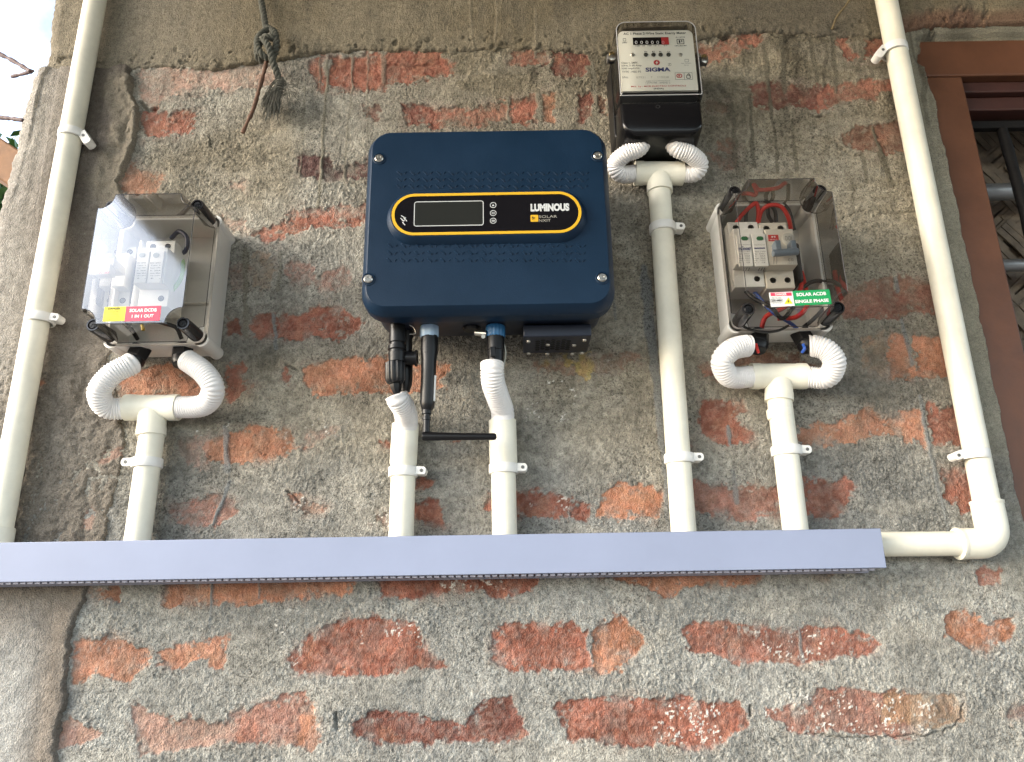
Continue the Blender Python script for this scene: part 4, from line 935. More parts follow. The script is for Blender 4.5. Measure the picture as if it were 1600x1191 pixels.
ac = thing("cable_connector", P(774, 535, .080), "black round connector with ribbed blue ring under the inverter's middle", "connector")
down(ac, "collar", BLACK, 774, 497, 774, 510, .080, [(0,14),(1,14)])
down(ac, "ribbed_ring", BLUER, 774, 510, 774, 528, .080, [(0,14),(.06,15.3),(.92,15.3),(1,14.4)], knurl=.05, kn=16, seg=64)
down(ac, "barrel", BLACK, 774, 525, 774.5, 572, .080, [(0,14.2),(.5,14),(.52,13),(1,12)], seg=24)
b = B(); c = P(770.5, 555, .080)+Vector((0, -.0122, 0)); b.box(c, (.0075, .003, .014)); b.build("latch", BLACK, ac, bevel=.001)
def wire_loop(name, pts, r, m, lab, cat):
    b = B(); b.tube(catmull([P(*p) for p in pts], 8), r, 8); return solo(b.build(name, m), lab, cat)
wire_loop("grey_cord", [(785,530,.078),(790,548,.078),(788.5,565,.078),(784,580,.078)], .0009, mat("grey_cord", (.45,.44,.38), .6), "thin pale cord hanging beside the blue-ringed connector", "cord")
wire_loop("security_wire", [(641,499,.088),(645,506,.088),(640,508,.088),(646,512,.088),(649,521,.088),(640,522.5,.088)], .0006, STEEL, "twisted silver wire tag between the black plug and the wireless stick", "wire")
b = B(); c = P(753, 521, .085); b.lathe(c, (.9, -.3, -.2), [(-.009, .0028), (-.009, .0038), (.007, .0038), (.007, .0028)], 20); b.lathe(c+Vector((.001, 0, -.005)), (.2, -.9, -.2), [(0, .0026), (.004, .0026)], 12)
solo(b.build("earthing_bolt", STEEL), "small silver bolt beside the blue-ringed connector", "bolt")

# ================================================================ ENERGY METER
mt = thing("energy_meter", V(.217, .64, 0), "cream-faced electricity meter in a clear cover over a black terminal cover", "energy meter")
mx0, mx1 = .1570, .2785; mcx = (mx0+mx1)/2; mw = mx1-mx0; ztop, zmid = .826, .6935
b = B(); b.loft([rr(mcx, (.806+.655)/2, mw+.002, .806-.655, .014, .004), rr(mcx, (.806+.655)/2, mw+.002, .806-.655, .014, .050)]); b.build("base", BLACK, mt, bevel=.001)
b = B(); b.loft([rr(mcx, (.800+zmid)/2, mw-.010, .800-zmid-.006, .008, .0505), rr(mcx, (.800+zmid)/2, mw-.010, .800-zmid-.006, .008, .081)]); b.build("inner_block", BLACK, mt)
fx, fz, fw, fh = BB(968.5, 48, 1086.5, 142, .085)
def tcorner(d, w, h, rt, rb, xc, zc, n=8):
    out = []
    for cx, cz, a0, r in ((w/2, h/2, 0, rt), (-w/2, h/2, PI/2, rt), (-w/2, -h/2, PI, rb), (w/2, -h/2, 1.5*PI, rb)):
        for k in range(n+1):
            a = a0+PI/2*k/n; out.append(V(xc+cx-math.copysign(r, cx)+r*math.cos(a), zc+cz-math.copysign(r, cz)+r*math.sin(a), d))
    return out
fp = B(); fp.loft([tcorner(.0815, fw, fh, .009, .001, fx, fz), tcorner(.0850, fw, fh, .009, .001, fx, fz)]); fp = fp.build("face_plate", FACE, mt)
cw, ch, cz_ = mw, ztop-zmid, (ztop+zmid)/2
b = B(); b.loft([tcorner(.0505, cw+.004, ch, .017, .003, mcx, cz_), tcorner(.0540, cw+.004, ch, .017, .003, mcx, cz_), tcorner(.0545, cw, ch-.001, .016, .003, mcx, cz_), tcorner(.0965, cw-.004, ch-.004, .015, .003, mcx, cz_), tcorner(.1000, cw-.010, ch-.009, .012, .003, mcx, cz_)], cap0=False)
b.build("clear_cover", CLEARM, mt)
b = B(); r0 = tcorner(.0985, cw-.0065, ch-.006, .014, .003, mcx, cz_); b.tube(r0+[r0[0]], .0007, 6); b.build("cover_rim", mat("clear_rim", (.42, .42, .42), .2), mt)
def T(s, x0, y0, x1, y1, m=INK, bold=.01): return text(fp, s, x0, y0, x1, y1, .0850, m, bold)
T("AC 1 Phase 2-Wire Static Energy Meter", 974, 50.5, 1072, 55.2, INK, .02)
ct = B(); platepx(ct, 989, 58.5, 1045, 69.5, .0851, .0858); ct = ct.build("counter_window", BLACKG, fp)
b = B(); platepx(b, 1033.5, 58.5, 1045, 69.5, .0858, .0861); b.build("red_drum", INKR, ct)
for k in range(6): text(ct, "0", 992+k*8.4, 64, 996+k*8.4, 69, .0860, WHT if k < 5 else mat("pink_print", (.75, .4, .4), .5), .0)
T("10K  1K  100  10  1     0.1", 993, 70.7, 1042, 72.6, INK)
b = B(); ringband(b, *BB(973.5, 60, 978, 64.5, .0853), .0004, .0004, .0850, .0853, 2); b.build("printed_mark", INK, fp)
b = B(); ringband(b, *BB(1057.5, 61, 1069, 69, .0853), .0012, .0009, .0850, .0853, 4); platepx(b, 1060.5, 63, 1063, 67, .0850, .0853); platepx(b, 1064.5, 62.8, 1066, 66, .0850, .0853); b.build("standards_mark", INK, fp)
T("240V", 972, 65.8, 980, 68, INK); T("IS 13779", 1056, 57.6, 1070, 59.6, INK); T("CM/L-8661487", 1054, 70.8, 1073, 72.6, INK)
for k, (x_, t_) in enumerate(((1009,"Ph"),(1021,"E"),(1032,"R"),(1044.5,"Cal"))):
    T(t_, x_-2.2, 80, x_+2.2, 82, INK)
    b = B(); b.lathe(P(x_, 86, .0850), (0, -1, 0), [(0, .0032), (.0012, .0032), (.0022, .002), (.0022, .0002)], 16); b.build("indicator_lamp", mat("smoked_lamp", (.06, .06, .05), .25), fp)
for x_ in (988.5, 1063.5):
    b = B(); screw(b, P(x_, 86, .0850), (0, -1, 0), .0030, .0014); b.build("plate_screw", STEEL, fp)
T("Class 1, 240V,", 971, 97, 997, 100.2, INK); T("50Hz, 5-30 Amp,", 971, 101.4, 1003, 104.6, INK); T("3200 imp/kWh", 971, 106, 999, 109, INK); T("TYPE : MEE-P5", 972, 111, 1001.5, 114, INK, .0); T("S/No.", 972, 119.5, 982, 122.5, INK, 0)
T("87931    7    110338", 994, 119.3, 1045, 122.5, mat("faint_ink", (.42, .40, .34), .6), 0)
T("BASED ON IS SPECIFICATION", 1010, 126, 1047, 127.2, INKG, 0); T("13779:1999 - AMEND 2", 1009, 128.2, 1047, 131, INKG, 0)
T("SIGMA", 1008.5, 105.6, 1047.5, 112.2, INKB, .04)
b = B(); b.lathe(P(1026, 98, .0850), (0, -1, 0), [(0, .0045), (.0003, .0045)], 24); lg = b.build("red_emblem", INKR, fp)
b = B(); z_ = [P(1027.5, 94.5, .0854), P(1023.8, 98.8, .0854), P(1026.2, 98.2, .0854), P(1024.6, 102, .0854), P(1028.6, 97.4, .0854), P(1026.2, 97.8, .0854)]; b.loft([z_, [p+Vector((0, -.0002, 0)) for p in z_]]); b.build("bolt_mark", FACE, lg)
b = B(); ringband(b, *BB(1044, 99, 1049, 103, .0853), .0018, .0003, .0850, .0853, 6); b.build("registered_mark", INKG, fp)
b = B(); ringband(b, *BB(1070, 92.5, 1076, 97, .0853), .0004, .0004, .0850, .0853, 2); b.build("printed_mark", INKG, fp)
b = B(); ringband(b, *BB(1055, 113.5, 1082, 124.5, .0853), .0003, .0004, .0850, .0853, 2); platepx(b, 1069, 113.8, 1069.6, 124.2, .0850, .0853); b.build("printed_frame", INKG, fp)
T("R", 1045.4, 99.8, 1047.6, 102.2, INKG, 0); T("REG. DESIGN", 1064.5, 98.5, 1080, 100, INKG, 0); T("OF IS", 1069, 101.5, 1076, 103, INKG, 0)
b = B(); ringband(b, *BB(1057, 115.5, 1066, 121.5, .0853), .003, .0012, .0850, .0853, 8); platepx(b, 1060, 117.5, 1062.5, 119.5, .0850, .0853); b.build("quality_mark", INKR, fp)
b = B(); ringband(b, *BB(1072.5, 117, 1079, 123, .0853), .002, .0009, .0850, .0853, 6); b.tube([P(1073.5, 117.5, .0852), P(1076, 115, .0852), P(1078.5, 117.5, .0852)], .0004, 6); b.build("quality_mark", INK, fp)
T("Mfd. by : MCR ELECTRO CONTROLS", 986, 133.6, 1072, 136.6, INKR, .01); T("(INDIA)", 1021.5, 137.6, 1037, 140.6, INK, .02)
# black terminal cover
tcz0, tcz1 = .638, .6925; tz = (tcz0+tcz1)/2; th_ = tcz1-tcz0
b = B(); b.loft([tcorner(.006, mw-.008, th_+.010, .002, .018, mcx, tz-.001+.004), tcorner(.052, mw-.002, th_+.006, .002, .020, mcx, tz+.002), tcorner(.084, mw-.006, th_, .002, .020, mcx, tz), tcorner(.090, mw-.010, th_-.004, .002, .018, mcx, tz), tcorner(.0915, mw-.016, th_-.010, .002, .015, mcx, tz)])
b.build("terminal_cover", BLACK2, mt, ang=50)
b = B(); b.lathe(P(1028, 167, .0915), (0, -1, 0), [(-.001, .0030), (.0006, .0030), (.0006, .0022), (-.0006, .0020)], 18); b.build("seal_hole", BLACKM, mt)
for px, py, s_ in ((955, 92, -1), (1098.5, 96, 1)):
    b = B(); c = P(px, py, .055); b.box(c, (.013, .012, .010)); lug_ = b.build("side_lug", mat("grey_lug", (.10, .10, .10), .3), mt, bevel=.0015)
    b = B(); screw(b, c+Vector((0, -.006, .002)), (0, -1, 0), .0045, .003); b.build("seal_screw", mat("brass_screw", (.55, .45, .25), .3, metal=1), lug_)
    b = B(); b.lathe(c+Vector((0, -.006, -.005)), (0, -1, 0), [(0, .0048), (.003, .0048), (.004, .002)], 14); b.build("seal_screw", STEEL, lug_)
for x_, m_ in ((975, GREEN), (983, INKR), (1061, INKR)):
    b = B(); b.tube([P(x_+5, 142, .080), P(x_-2, 148, .078)], .0007, 6); b.build("inner_wire", m_, mt)

# ================================================================ BREAKER BOXES
def notched(xc, zc, w, h, r, d, n=6, sh=0):
    "rectangle whose four corners are bitten away by quarter circles"
    out = []
    for sx_, sz_, a0 in ((1, 1, PI*1.5), (-1, 1, PI*2.0), (-1, -1, PI*.5), (1, -1, PI)):
        seq = []
        for k in range(n+1):
            a = a0-PI/2*k/n; seq.append((sx_*w/2+r*math.cos(a), sz_*h/2+r*math.sin(a)))
        # order the bite so the outline runs counter-clockwise
        if sx_ == 1 and sz_ == 1: seq = [(w/2+r*math.cos(a), h/2+r*math.sin(a)) for a in [PI*1.5-PI/2*k/n for k in range(n+1)]]
        if sx_ == -1 and sz_ == 1: seq = [(-w/2+r*math.cos(a), h/2+r*math.sin(a)) for a in [2*PI-PI/2*k/n for k in range(n+1)]]
        if sx_ == -1 and sz_ == -1: seq = [(-w/2+r*math.cos(a), -h/2+r*math.sin(a)) for a in [PI/2-PI/2*k/n for k in range(n+1)]]
        if sx_ == 1 and sz_ == -1: seq = [(w/2+r*math.cos(a), -h/2+r*math.sin(a)) for a in [PI-PI/2*k/n for k in range(n+1)]]
        out += [V(xc+x_, zc+z_, d) for x_, z_ in seq]
    return out
def breaker_box(xc, zc, w, h, label, glands):
    t = thing("breaker_box", V(xc, zc-h/2, 0), label, "electrical box")
    # opaque tub
    b = B(); wt = .003
    o = [rr(xc, zc, w-.006, h-.006, .010, .003), rr(xc, zc, w, h, .010, .058), rr(xc, zc, w-2*wt, h-2*wt, .008, .058), rr(xc, zc, w-2*wt-.004, h-2*wt-.004, .008, .008)]
    b.loft(o); b.build("tub", GREYB, t)
    for sx_ in (-1, 1):
        for sz_ in (-1, 1):
            b = B(); c = V(xc+sx_*(w/2-.009), zc+sz_*(h/2-.009), .003); b.lathe(c+Vector((sx_*.002, 0, sz_*.002)), (0, -1, 0), [(0, .009), (.055, .0095)], 20); b.build("corner_post", GREYB, t)
    # smoky lid: skirt, then a raised window with bitten corners
    b = B()
    b.loft([rr(xc, zc, w+.001, h+.001, .010, .0585), rr(xc, zc, w+.001, h+.001, .010, .066), rr(xc, zc, w-.002, h-.002, .010, .068)], cap0=False, cap1=False)
    b.loft([notched(xc, zc, w-.003, h-.003, .020, .068), notched(xc, zc, w-.006, h-.006, .0205, .126), notched(xc, zc, w-.009, h-.009, .0205, .1285)], cap0=False, cap1=False)
    lid = b.build("clear_lid", SKYTINT, t, ang=25)
    fr_ = notched(xc, zc, w-.009, h-.009, .0205, .1285); b = B(); b.add(fr_, [tuple(range(len(fr_)))]); lw_ = b.build("lid_window", LIDWIN, lid, smooth=False)
    if lw_.data.polygons[0].normal.y > 0: lw_.data.flip_normals()
    for d_, rad in ((.1283, .00055), (.068, .0005)):
        ro = notched(xc, zc, w-.0085 if d_ > .1 else w-.003, h-.0085 if d_ > .1 else h-.003, .0205, d_); b = B(); b.tube(ro+[ro[0]], rad, 6); b.build("lid_rim", mat("smoky_rim", (.045, .042, .042), .25), lid)
    for sx_ in (-1, 1):
        for sz_ in (-1, 1):
            c = V(xc+sx_*(w/2-.0105), zc+sz_*(h/2-.0105), .068)
            b = B(); b.lathe(c, (0, -1, 0), [(0, .0095), (.040, .0088), (.042, .0080), (.042, .0062), (.038, .006)], 24, caps=False); ps = b.build("screw_post", mat("smoky_post", (.020, .019, .020), .18), t)
            b = B(); b.lathe(c+Vector((0, -.037, 0)), (0, -1, 0), [(0, .0058), (.0035, .0056), (.0045, .0042)], 20)
            for rot_ in (.5, .5+PI/2): 
                u = Vector((math.cos(rot_), 0, math.sin(rot_)))*.0035; n_ = Vector((-u.z, 0, u.x)).normalized()*.0007; cc_ = c+Vector((0, -.0417, 0))
                r1 = [cc_-u-n_, cc_+u-n_, cc_+u+n_, cc_-u+n_]; b.loft([r1, [p+Vector((0, -.0006, 0)) for p in r1]])
            b.build("lid_screw", BLACK, ps)
    for gx, gy, tilt in glands:
        c = P(gx, gy, .040); c.z = CZ+zc-h/2+.002; ax = Vector((tilt, -.25, -1)).normalized()
        b = B(); b.lathe(c, ax, [(-.002, .0146), (.014, .0146), (.016, .0132)], 6); b.lathe(c, ax, [(.0155, .0134), (.021, .0134), (.027, .0112), (.028, .009)], 24)
        b.build("cable_gland", BLACK, t, bevel=.0006, ang=30)
    # din rail
    return t, lid
def module(parent, px0, px1, pyt, pyb, d, m, name, kind):
    "one rail-mounted device; face plane at d"
    ym = (pyt+pyb)/2; x0 = W(px0, ym, d)[0]; x1 = W(px1, ym, d)[0]; z1_ = W(px0, pyt, d-.018)[1]; z0_ = W(px0, pyb, d-.018)[1]; H_ = z1_-z0_
    g_ = .0003
    b = B(); b.boxr(x0+g_, x1-g_, z0_, z1_, d-.060, d-.018); b.boxr(x0+g_, x1-g_, z0_+H_*.26, z1_-H_*.20, d-.019, d)
    o = b.build(name, m, parent, bevel=.0009)
    n = max(1, round((x1-x0)/.0185))
    for k in range(n):
        cx = x0+(x1-x0)*(k+.5)/n
        for zz in (z1_-H_*.09, z0_+H_*.12):
            if kind == 'spd' and zz < z0_+H_*.2 and k == 0 and n > 1: continue
            b = B(); b.lathe(V(cx, zz, d-.018), (0, -1, 0), [(0, .0040), (.0004, .0040), (.0004, .0032), (-.002, .0030)], 18); s1 = b.build("terminal_hole", INK, o)
            b = B(); screw(b, V(cx, zz, d-.0195), (0, -1, 0), .0026, .0012); b.build("terminal_screw", STEEL, s1)
    return o, x0, x1, z0_, z1_
def wire(parent, pts, r, m, name):
    b = B(); b.tube(catmull([P(*p) for p in pts], 10), r, 12); return b.build(name, m, parent)

# right box
BXr = (.292+.425)/2; 
acb, lidr = breaker_box(BXr, .449, .135, .190, "right breaker box with smoky clear lid, green label and neat row of breakers", [(1186, 530, -.25), (1252, 530, .28)])
b = B(); b.boxr(BXr-.045, BXr+.060, .436, .471, .010, .018); b.build("mounting_rail", GREYB, acb, bevel=.001)
b = B(); b.boxr(.3895, .3985, .424, .482, .020, .062); b.build("rail_stop", mat("black_terminal_block", (.012, .012, .012), .5, bump=.6, bscale=400), acb, bevel=.004)
spd, x0, x1, z0, z1 = module(acb, 1149, 1198, 347, 449, .088, MODW, "surge_protector", 'spd')
for k, (a_, c_) in enumerate(((1153, 1174.5), (1177, 1198.5))):
    b = B(); platepx(b, a_, 365, c_, 416, .0865, .0915, .001); crt = b.build("plug_cartridge", MODW, spd, bevel=.0006)
    gx, gz, gw, gh = BB((a_+c_)/2-5.5, 369, (a_+c_)/2+5.5, 375.5, .0925); b = B(); b.loft([rr(gx, gz, gw, gh, gh/2, .0914), rr(gx, gz, gw*.9, gh*.9, gh/2, .0924)]); b.build("status_window", GREEN, crt)
    mk = lambda s, x0, y0, x1, y1, m=INK, bo=0: text(crt, s, x0, y0, x1, y1, .0916, m, bo)
    if k == 0: mk("mGooxr", a_+1, 385, c_-1, 391.5, INKB, .03); mk("Surge Protection", a_+1.5, 381.8, c_-2, 383.4)
    else:
        b = B(); platepx(b, a_+1.5, 387, c_-3, 388.8, .0915, .0917); b.build("printed_bar", INKB, crt); mk("Surge Protection", a_+1, 382, c_-3, 383.6)
    for j in range(6): mk(("Type 2 SPD", "Uc   275V~", "In     20kA", "Imax  40kA", "Up   1.5kV", "+  -   CE")[j], a_+2, 392.5+j*3.4, c_-2.5, 394.4+j*3.4)
    b = B()
    for j in range(3): b.tube([P(a_+12+j*4, 416.5, .0885)+Vector((0, 0, .001)), P(a_+8+j*4, 423, .076)], .0005, 6)
    b.build("cooling_slots", INKG, crt)
mcb, x0, x1, z0, z1 = module(acb, 1199.5, 1245, 348, 451, .090, MODC, "circuit_breaker", 'mcb')
b = B(); platepx(b, 1200.5, 367, 1216.5, 377, .0900, .0903, .0003); rl = b.build("red_badge", INKR, mcb)
text(rl, "H", 1205.5, 369, 1211.5, 371.5, .0903, WHT, .04); text(rl, "HAVELLS", 1203, 373.6, 1214.5, 375.4, .0903, WHT)
gx, gz, gw, gh = BB(1222, 364, 1242, 382, .0915); b = B(); b.lathe(V(gx, gz, .0895), (0, -1, 0), [(0, gw/2), (.0015, gw/2), (.002, gw/2-.0008)], 28); tb = b.build("test_button", mat("clear_button", (.58, .56, .50), .2), mcb)
text(tb, "DOI", 1227, 369, 1237, 376, .0916, INKG)
b = B(); a_, c_ = P(1207, 396, .104), P(1247, 393, .104); b.tube([a_, c_], .0048, 16)
for x_ in (1212, 1236): 
    q = BB(x_-4, 380, x_+5, 394, .095); b.boxr(q[0]-q[2]/2, q[0]+q[2]/2, q[1]-q[3]/2-.001, q[1]+q[3]/2, .086, .104)
b.build("toggle", BLUEG, mcb, bevel=.0012)
text(mcb, "C 32", 1231.5, 404, 1240, 408.5, .0902, INKG, .02); text(mcb, "10kA 3", 1231, 410.5, 1240, 412, .0902, INKG)
b = B()
for x_ in (1209, 1213.5): b.tube([P(x_, 401, .0903), P(x_, 413, .0903)], .0003, 6)
b.build("printed_lines", INKG, mcb)
wire(acb, [(1150,349,.055),(1160,335,.062),(1174,322,.072),(1182,318,.074),(1185,330,.070),(1184,349,.060)], .0029, RED, "red_wire")
wire(acb, [(1185,349,.060),(1190,330,.070),(1203,321,.078),(1220,323,.078),(1231,338,.070),(1236,358,.052)], .0029, RED, "red_wire")
wire(acb, [(1165,348,.052),(1167,330,.055),(1180,316,.060),(1197,315,.062),(1210,328,.060),(1213,347,.055)], .0027, BWIRE, "black_wire")
wire(acb, [(1207,348,.052),(1200,335,.055),(1202,318,.056),(1218,316,.056),(1232,328,.055),(1241,360,.048)], .0027, BWIRE, "black_wire")
wire(acb, [(1247,430,.050),(1252,446,.052),(1240,470,.060),(1215,486,.055),(1196,496,.050),(1188,520,.045)], .0032, RED, "red_wire")
wire(acb, [(1252,425,.045),(1258,448,.048),(1262,475,.055),(1245,495,.060),(1215,498,.050)], .0032, RED, "red_wire")
wire(acb, [(1255,450,.050),(1268,441,.054),(1286,440,.056),(1298,450,.054),(1296,470,.050),(1275,495,.048),(1255,512,.040)], .0028, BWIRE, "black_wire")
wire(acb, [(1165,455,.055),(1180,468,.060),(1205,480,.066),(1222,498,.062),(1240,480,.06)], .0028, BWIRE, "black_wire")
wire(acb, [(1175,452,.050),(1190,470,.055),(1210,490,.060),(1235,505,.050),(1252,520,.040)], .0026, BLUEW, "blue_wire")
wire(acb, [(1150,500,.050),(1165,512,.062),(1190,519,.066),(1215,517,.066),(1232,509,.062)], .0018, BWIRE, "black_wire")
for x0_, m_ in ((1182, RED), (1256, BLUEW)): wire(acb, [(x0_-1, 538, .058), (x0_+1, 545, .060), (x0_+ (3 if m_ is RED else -3), 551, .056)], .0020, m_, "wire_glimpse")
def sticker(lid, x0, y0, x1, y1, m, name, rot=0):
    xc, zc, w, h = BB(x0, y0, x1, y1, .1289); b = B(); r = math.radians(rot); c, s = math.cos(r), math.sin(r)
    pts = [(-w/2, -h/2), (w/2, -h/2), (w/2, h/2), (-w/2, h/2)]; ring = lambda d: [V(xc+x*c-z*s, zc+x*s+z*c, d) for x, z in pts]
    b.loft([ring(.1287), ring(.1289)]); return b.build(name, m, lid, smooth=False)
rt = 1.8
st = sticker(lidr, 1203, 456.5, 1240, 479, STW, "danger_label", rt)
T2 = lambda p, s, x0, y0, x1, y1, m, bo=.0, rot=0: text(p, s, x0, y0, x1, y1, .1291, m, bo, rot=math.radians(rot))
xc, zc, w_, h_ = BB(1204, 457.4, 1237, 462.6, .129); b = B(); plate(b, xc, zc, w_, h_, .0003, .1289, .1291); hd = b.build("red_header", STP, st)
text(hd, "DANGER", 1211, 458.2, 1229, 461.8, .1292, WHT, .03)
T2(st, "HIGH VOLTAGE", 1205, 464.6, 1221, 466.4, INK); T2(st, "230-440V", 1205.5, 468.2, 1222, 471.4, INK, .04); T2(st, "TURN OFF POWER", 1206, 473.6, 1221, 475, INKG)
b = B(); ringband(b, *BB(1204.5, 467.2, 1223.5, 472.6, .1291), .0004, .0003, .1289, .1291, 2); b.build("printed_frame", INK, st)
tri = [P(1225.5, 475, .1291), P(1238.5, 474.6, .1291), P(1231.7, 464.6, .1291)]; b = B(); b.loft([tri, [p+Vector((0, -.0002, 0)) for p in tri]]); tg = b.build("warning_triangle", STY, st, smooth=False)
z_ = [P(1232.5, 467.5, .1294), P(1230, 471.2, .1294), P(1231.8, 471, .1294), P(1231, 474, .1294), P(1233.8, 470.2, .1294), P(1232, 470.3, .1294)]; b = B(); b.loft([z_, [p+Vector((0, -.0001, 0)) for p in z_]]); b.build("bolt_mark", INK, tg)
st = sticker(lidr, 1240, 453.5, 1298, 476.5, STG, "green_label", rt)
T2(st, "SOLAR ACDB", 1244, 457, 1291, 462.4, WHT, .035, rt); T2(st, "SINGLE PHASE", 1242, 467.8, 1295, 473.0, WHT, .035, rt)

# left box
BXl = -.4725
dcb, lidl = breaker_box(BXl, .442, .135, .190, "left breaker box with lid mirroring the sky, yellow and pink labels", [(220, 550, -.28), (285, 550, .16)])
b = B(); b.boxr(BXl-.050, BXl+.058, .425, .460, .010, .018); b.build("mounting_rail", GREYB, dcb, bevel=.001)
b = B(); b.boxr(BXl-.0400, BXl-.0360, .392, .502, .018, .060); b.build("divider_strip", WHT, dcb, bevel=.001)
fh_, x0, x1, z0, z1 = module(dcb, 175, 196, 386, 482, .066, MODW, "fuse_holder", 'mcb')
b = B(); c0 = P(176, 418, .095); b.box(c0, (.020, .030, .012)); b.box(c0+Vector((-.006, -.010, -.010)), (.026, .014, .016)); fl = b.build("fuse_lever", MODC, fh_, bevel=.0015)
b = B(); b.lathe(c0+Vector((0, -.004, .008)), (.4, -1, 0), [(-.012, .0062), (.008, .0062), (.010, .004)], 20); b.build("fuse", mat("fuse_ceramic", (.60, .58, .38), .4), fl)
text(fl, "DC 1000V", 155, 424, 171, 428, .113, INKR, .03)
b = B(); b.boxr(x1+.001, x1+.012, z0+.006, z1-.022, .016, .050); b.build("spare_block", BLACK, dcb, bevel=.002)
spd, x0, x1, z0, z1 = module(dcb, 210, 258, 377, 480, .086, MODW, "surge_protector", 'spd')
for k, (a_, c_) in enumerate(((212, 231), (233, 254))):
    b = B(); platepx(b, a_, 392, c_, 442, .0845, .0895, .001); crt = b.build("plug_cartridge", MODW, spd, bevel=.0006)
    gx, gz, gw, gh = BB((a_+c_)/2-5, 395, (a_+c_)/2+5, 402, .0905); b = B(); b.loft([rr(gx, gz, gw, gh, gh/2, .0894), rr(gx, gz, gw*.9, gh*.9, gh/2, .0904)]); b.build("status_window", mat("grey_window", (.3, .33, .32), .3), crt)
    for j in range(7): text(crt, ("DC SPD", "Type 2", "Ucpv 600V", "In  20kA", "Imax 40kA", "Up 2.6kV", "+   -")[j], a_+2, 410+j*4, c_-3, 412+j*4, .0896, INK)
wire(dcb, [(268,372,.030),(280,362,.045),(292,372,.050),(290,392,.045),(275,398,.035)], .0032, mat('navy_wire', (.012, .018, .05), .4), "dark_blue_wire")
wire(dcb, [(250,480,.050),(262,462,.055),(280,440,.055),(286,420,.050),(284,400,.030)], .0030, mat("green_wire", (.20, .42, .05), .4), "green_wire")
wire(dcb, [(225,478,.045),(232,495,.052),(255,505,.052),(275,512,.048),(284,530,.040)], .0028, BWIRE, "black_wire")
wire(dcb, [(186,482,.045),(190,500,.055),(205,515,.055),(215,530,.040)], .0028, BWIRE, "black_wire")
wire(dcb, [(222,508,.060),(224,516,.060)], .0022, mat("yellow_ferrule", (.6, .42, .05), .4), "yellow_ferrule")
st = sticker(lidl, 162, 479.5, 195.5, 502, STY, "yellow_label", .5)
for s, a_, y_, c_, y2, bo in (("DANGER", 169, 480.6, 188, 484, .03), ("DC VOLTAGE", 171, 486, 186, 487.8, 0), ("POSITIVE", 173, 489.6, 184, 491.2, 0), ("DO NOT TOUCH", 169, 493, 188, 494.6, 0), ("CONNECT THE WIRES", 165, 496.6, 191, 498, 0), ("AFTER DISCONNECT", 165.5, 499, 189, 500.4, 0)): T2(st, s, a_, y_, c_, y2, INK, bo)
st = sticker(lidl, 195.7, 478.5, 250.5, 501.5, STP, "pink_label", .5)
T2(st, "SOLAR DCDB", 202.5, 482.2, 245, 487.6, WHT, .035, .5); T2(st, "1 IN 1 OUT", 206, 491.6, 240, 496.6, WHT, .035, .5)

# ================================================================ ROPE, TWIGS
rp = thing("rope", P(415, 40, .02), "frayed grey-green rope with a knot hanging from the top of the wall", "rope")
def strands(cen, r, n=3, tw=.020, parent=rp, name="rope_strand", m=ROPE):
    pts, L = resample(catmull(cen, 12), .0016); b = B()
    for k in range(n):
        out = []
        for i, p in enumerate(pts):
            t = (pts[min(i+1, len(pts)-1)]-pts[max(i-1, 0)]).normalized(); u = t.cross(Vector((0, 1, .05))).normalized(); w = t.cross(u)
            a = 2*PI*(i*.0016/tw + k/n); out.append(p+(u*math.cos(a)+w*math.sin(a))*r*.52)
        b.tube(out, r*.56, 9)
    return b.build(name, m, parent)
strands([P(406,-25,.020), P(408,0,.020), P(412,22,.022), P(416,48,.024)], .0050)
kn = strands([P(418,44,.024), P(428,50,.036), P(430,60,.042), P(416,58,.046), P(404,70,.040), P(403,88,.034), P(410,96,.028)], .0055, name="knot")
strands([P(420,46,.030), P(408,54,.040), P(402,66,.044), P(406,82,.046), P(418,92,.040)], .0052, parent=rp, name="knot_loop")
strands([P(425,52,.040), P(432,64,.042), P(430,80,.040), P(424,96,.036)], .0050, parent=rp, name="knot_loop")
strands([P(412,60,.050), P(420,74,.050), P(425,92,.044), P(432,112,.034), P(437,126,.026)], .0052, name="rope_tail")
b = B(); rd = random.Random(3)
for k in range(330):
    a = P(437+rd.uniform(-5, 7), 122+rd.uniform(-2, 16), .030+rd.uniform(-.010, .006)); L = rd.uniform(.3, 1)
    e = P(424+rd.uniform(-17, 12)+L*2, 150+L*rd.uniform(10, 42), .020+rd.uniform(-.012, .010))
    mid = a.lerp(e, .5)+Vector((rd.uniform(-.004, .004), rd.uniform(-.006, .002), rd.uniform(-.003, .003)))
    b.tube(catmull([a, mid, e], 4), [.00050]*9, 4)
for k in range(16):
    a = P(442+rd.uniform(-3, 5), 132+rd.uniform(-6, 20), .034); e = P(458+rd.uniform(-8, 14), 138+rd.uniform(-8, 34), .030+rd.uniform(-.01, .01))
    b.tube(catmull([a, a.lerp(e, .5)+Vector((0, -.003, rd.uniform(.001, .007))), e], 5), .00045, 4)
for k in range(5): 
    c = P(439, 128+k*3.5, .030); ring = [c+Vector((.0075*math.cos(q*PI/6), .0075*math.sin(q*PI/6), .002*math.sin(q*PI/6+k))) for q in range(13)]; b.tube(ring, .0007, 5)
b.build("frayed_end", mat("frayed_rope_fibre", (.115, .112, .092), .85, noise=.4, nscale=200), rp)
def stick(name, pts, r, m, lab, cat):
    ps, L = resample(catmull([P(*p) for p in pts], 8), .004); rd = random.Random(len(ps)); n = len(ps)
    b = B(); b.tube(ps, [r*(1+.16*rd.uniform(-1, 1)+.12*math.sin(i*.9)) for i in range(n)], 12); return solo(b.build(name, m), lab, cat)
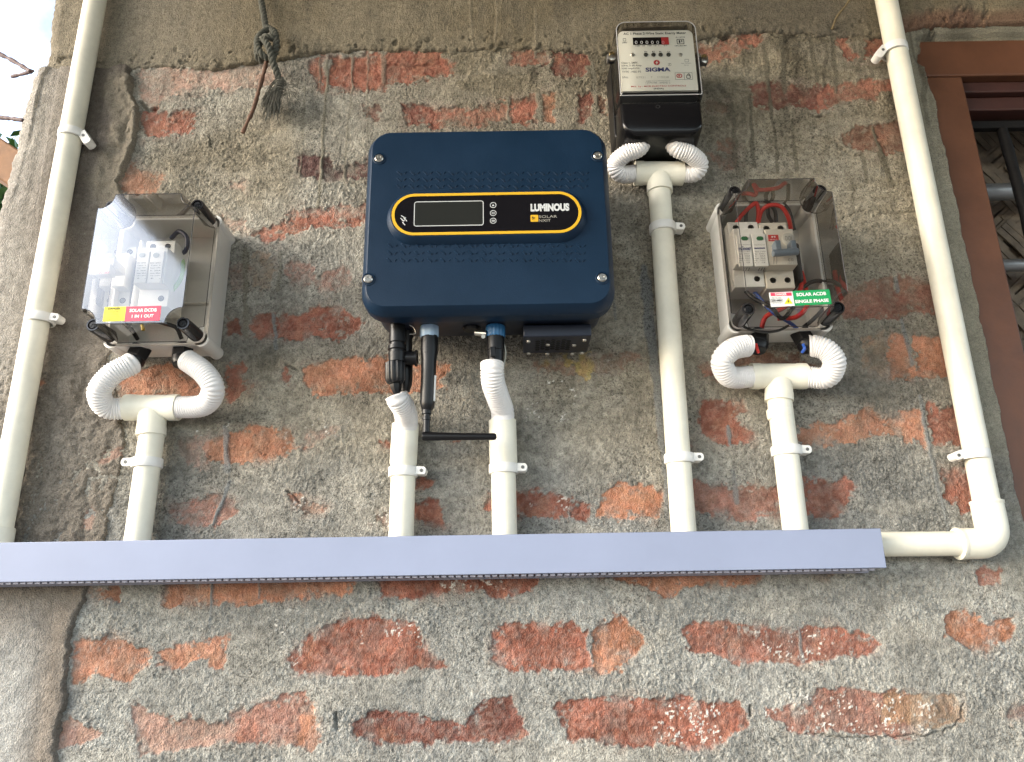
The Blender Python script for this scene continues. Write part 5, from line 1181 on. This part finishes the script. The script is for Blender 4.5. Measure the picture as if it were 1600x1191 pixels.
stick("twig", [(417,94,.034),(411,118,.032),(404,142,.029),(396,170,.026),(386,192,.024),(379,208,.022)], .0030, TWIG, "brown bare twig hanging down from the rope knot", "twig")
stick("twig", [(1332,-8,.030),(1322,8,.026),(1308,26,.018),(1300,46,.006)], .0018, mat("dry_stalk", (.16, .12, .06), .8, noise=.4, nscale=200), "thin dry stalk sticking out at the top of the wall by the tall right pipe", "stalk")
stick("rebar", [(-20,75,-.02),(20,95,-.01),(48,112,.0)], .0032, mat("rusty_bar", (.12, .08, .08), .7), "upper rusty rod poking out of the pillar against the bright sky", "rod")
stick("rebar", [(18,120,-.02),(35,116,-.01),(52,111,.0)], .0026, MATS["rusty_bar"], "short slanting rusty rod below the upper one at the pillar edge", "rod")
stick("rebar", [(-20,182,-.02),(12,185,-.01),(36,188,.0)], .0032, MATS["rusty_bar"], "lower level rusty rod poking out of the pillar against the sky", "rod")

# ================================================================ BEYOND THE LEFT END
b = B(); a, c = P(-60, 205, -.10), P(26, 262, -.10)
t_ = (c-a).normalized(); n_ = Vector((-t_.z, 0, t_.x))*.030
r0_ = [c+n_, c-n_]; sec = lambda p: [p+n_+Vector((0, .02, 0)), p-n_+Vector((0, .02, 0)), p-n_+Vector((0, .075, 0)), p+n_+Vector((0, .075, 0))]
b.loft([sec(a-t_*.5), sec(c)]); solo(b.build("timber_beam", TIMB, bevel=.003), "brown sawn timber beam end behind the pillar's left edge", "beam")
TP = P(-75, 300, -2.0)
trw = thing("tree", Vector((TP.x, TP.y, 0)), "green leafy tree glimpsed beyond the pillar's left edge", "tree")
b = B(); b.tube([Vector((TP.x, TP.y, -.02)), Vector((TP.x+.05, TP.y, .9)), Vector((TP.x-.05, TP.y+.05, 1.8)), TP], [.09, .075, .055, .025], 12); b.build("trunk", BARK, trw)
b = B(); rd = random.Random(11)
cl = [TP+Vector((rd.gauss(0, .16), rd.gauss(0, .3), rd.gauss(-.15, .13))) for k in range(30)]
for k in range(4200):
    q = rd.choice(cl)+Vector((rd.gauss(0, .13), rd.gauss(0, .13), rd.gauss(0, .11))); u = Vector((rd.gauss(0, 1), rd.gauss(0, 1), rd.gauss(0, .6))).normalized(); w = u.cross(Vector((rd.gauss(0, 1), rd.gauss(0, 1), 1))).normalized(); s = rd.uniform(.03, .055)
    b.add([q-u*s, q+w*s*.38, q+u*s, q-w*s*.38], [(0, 1, 2, 3)])
b.build("crown", LEAF, trw, smooth=False)
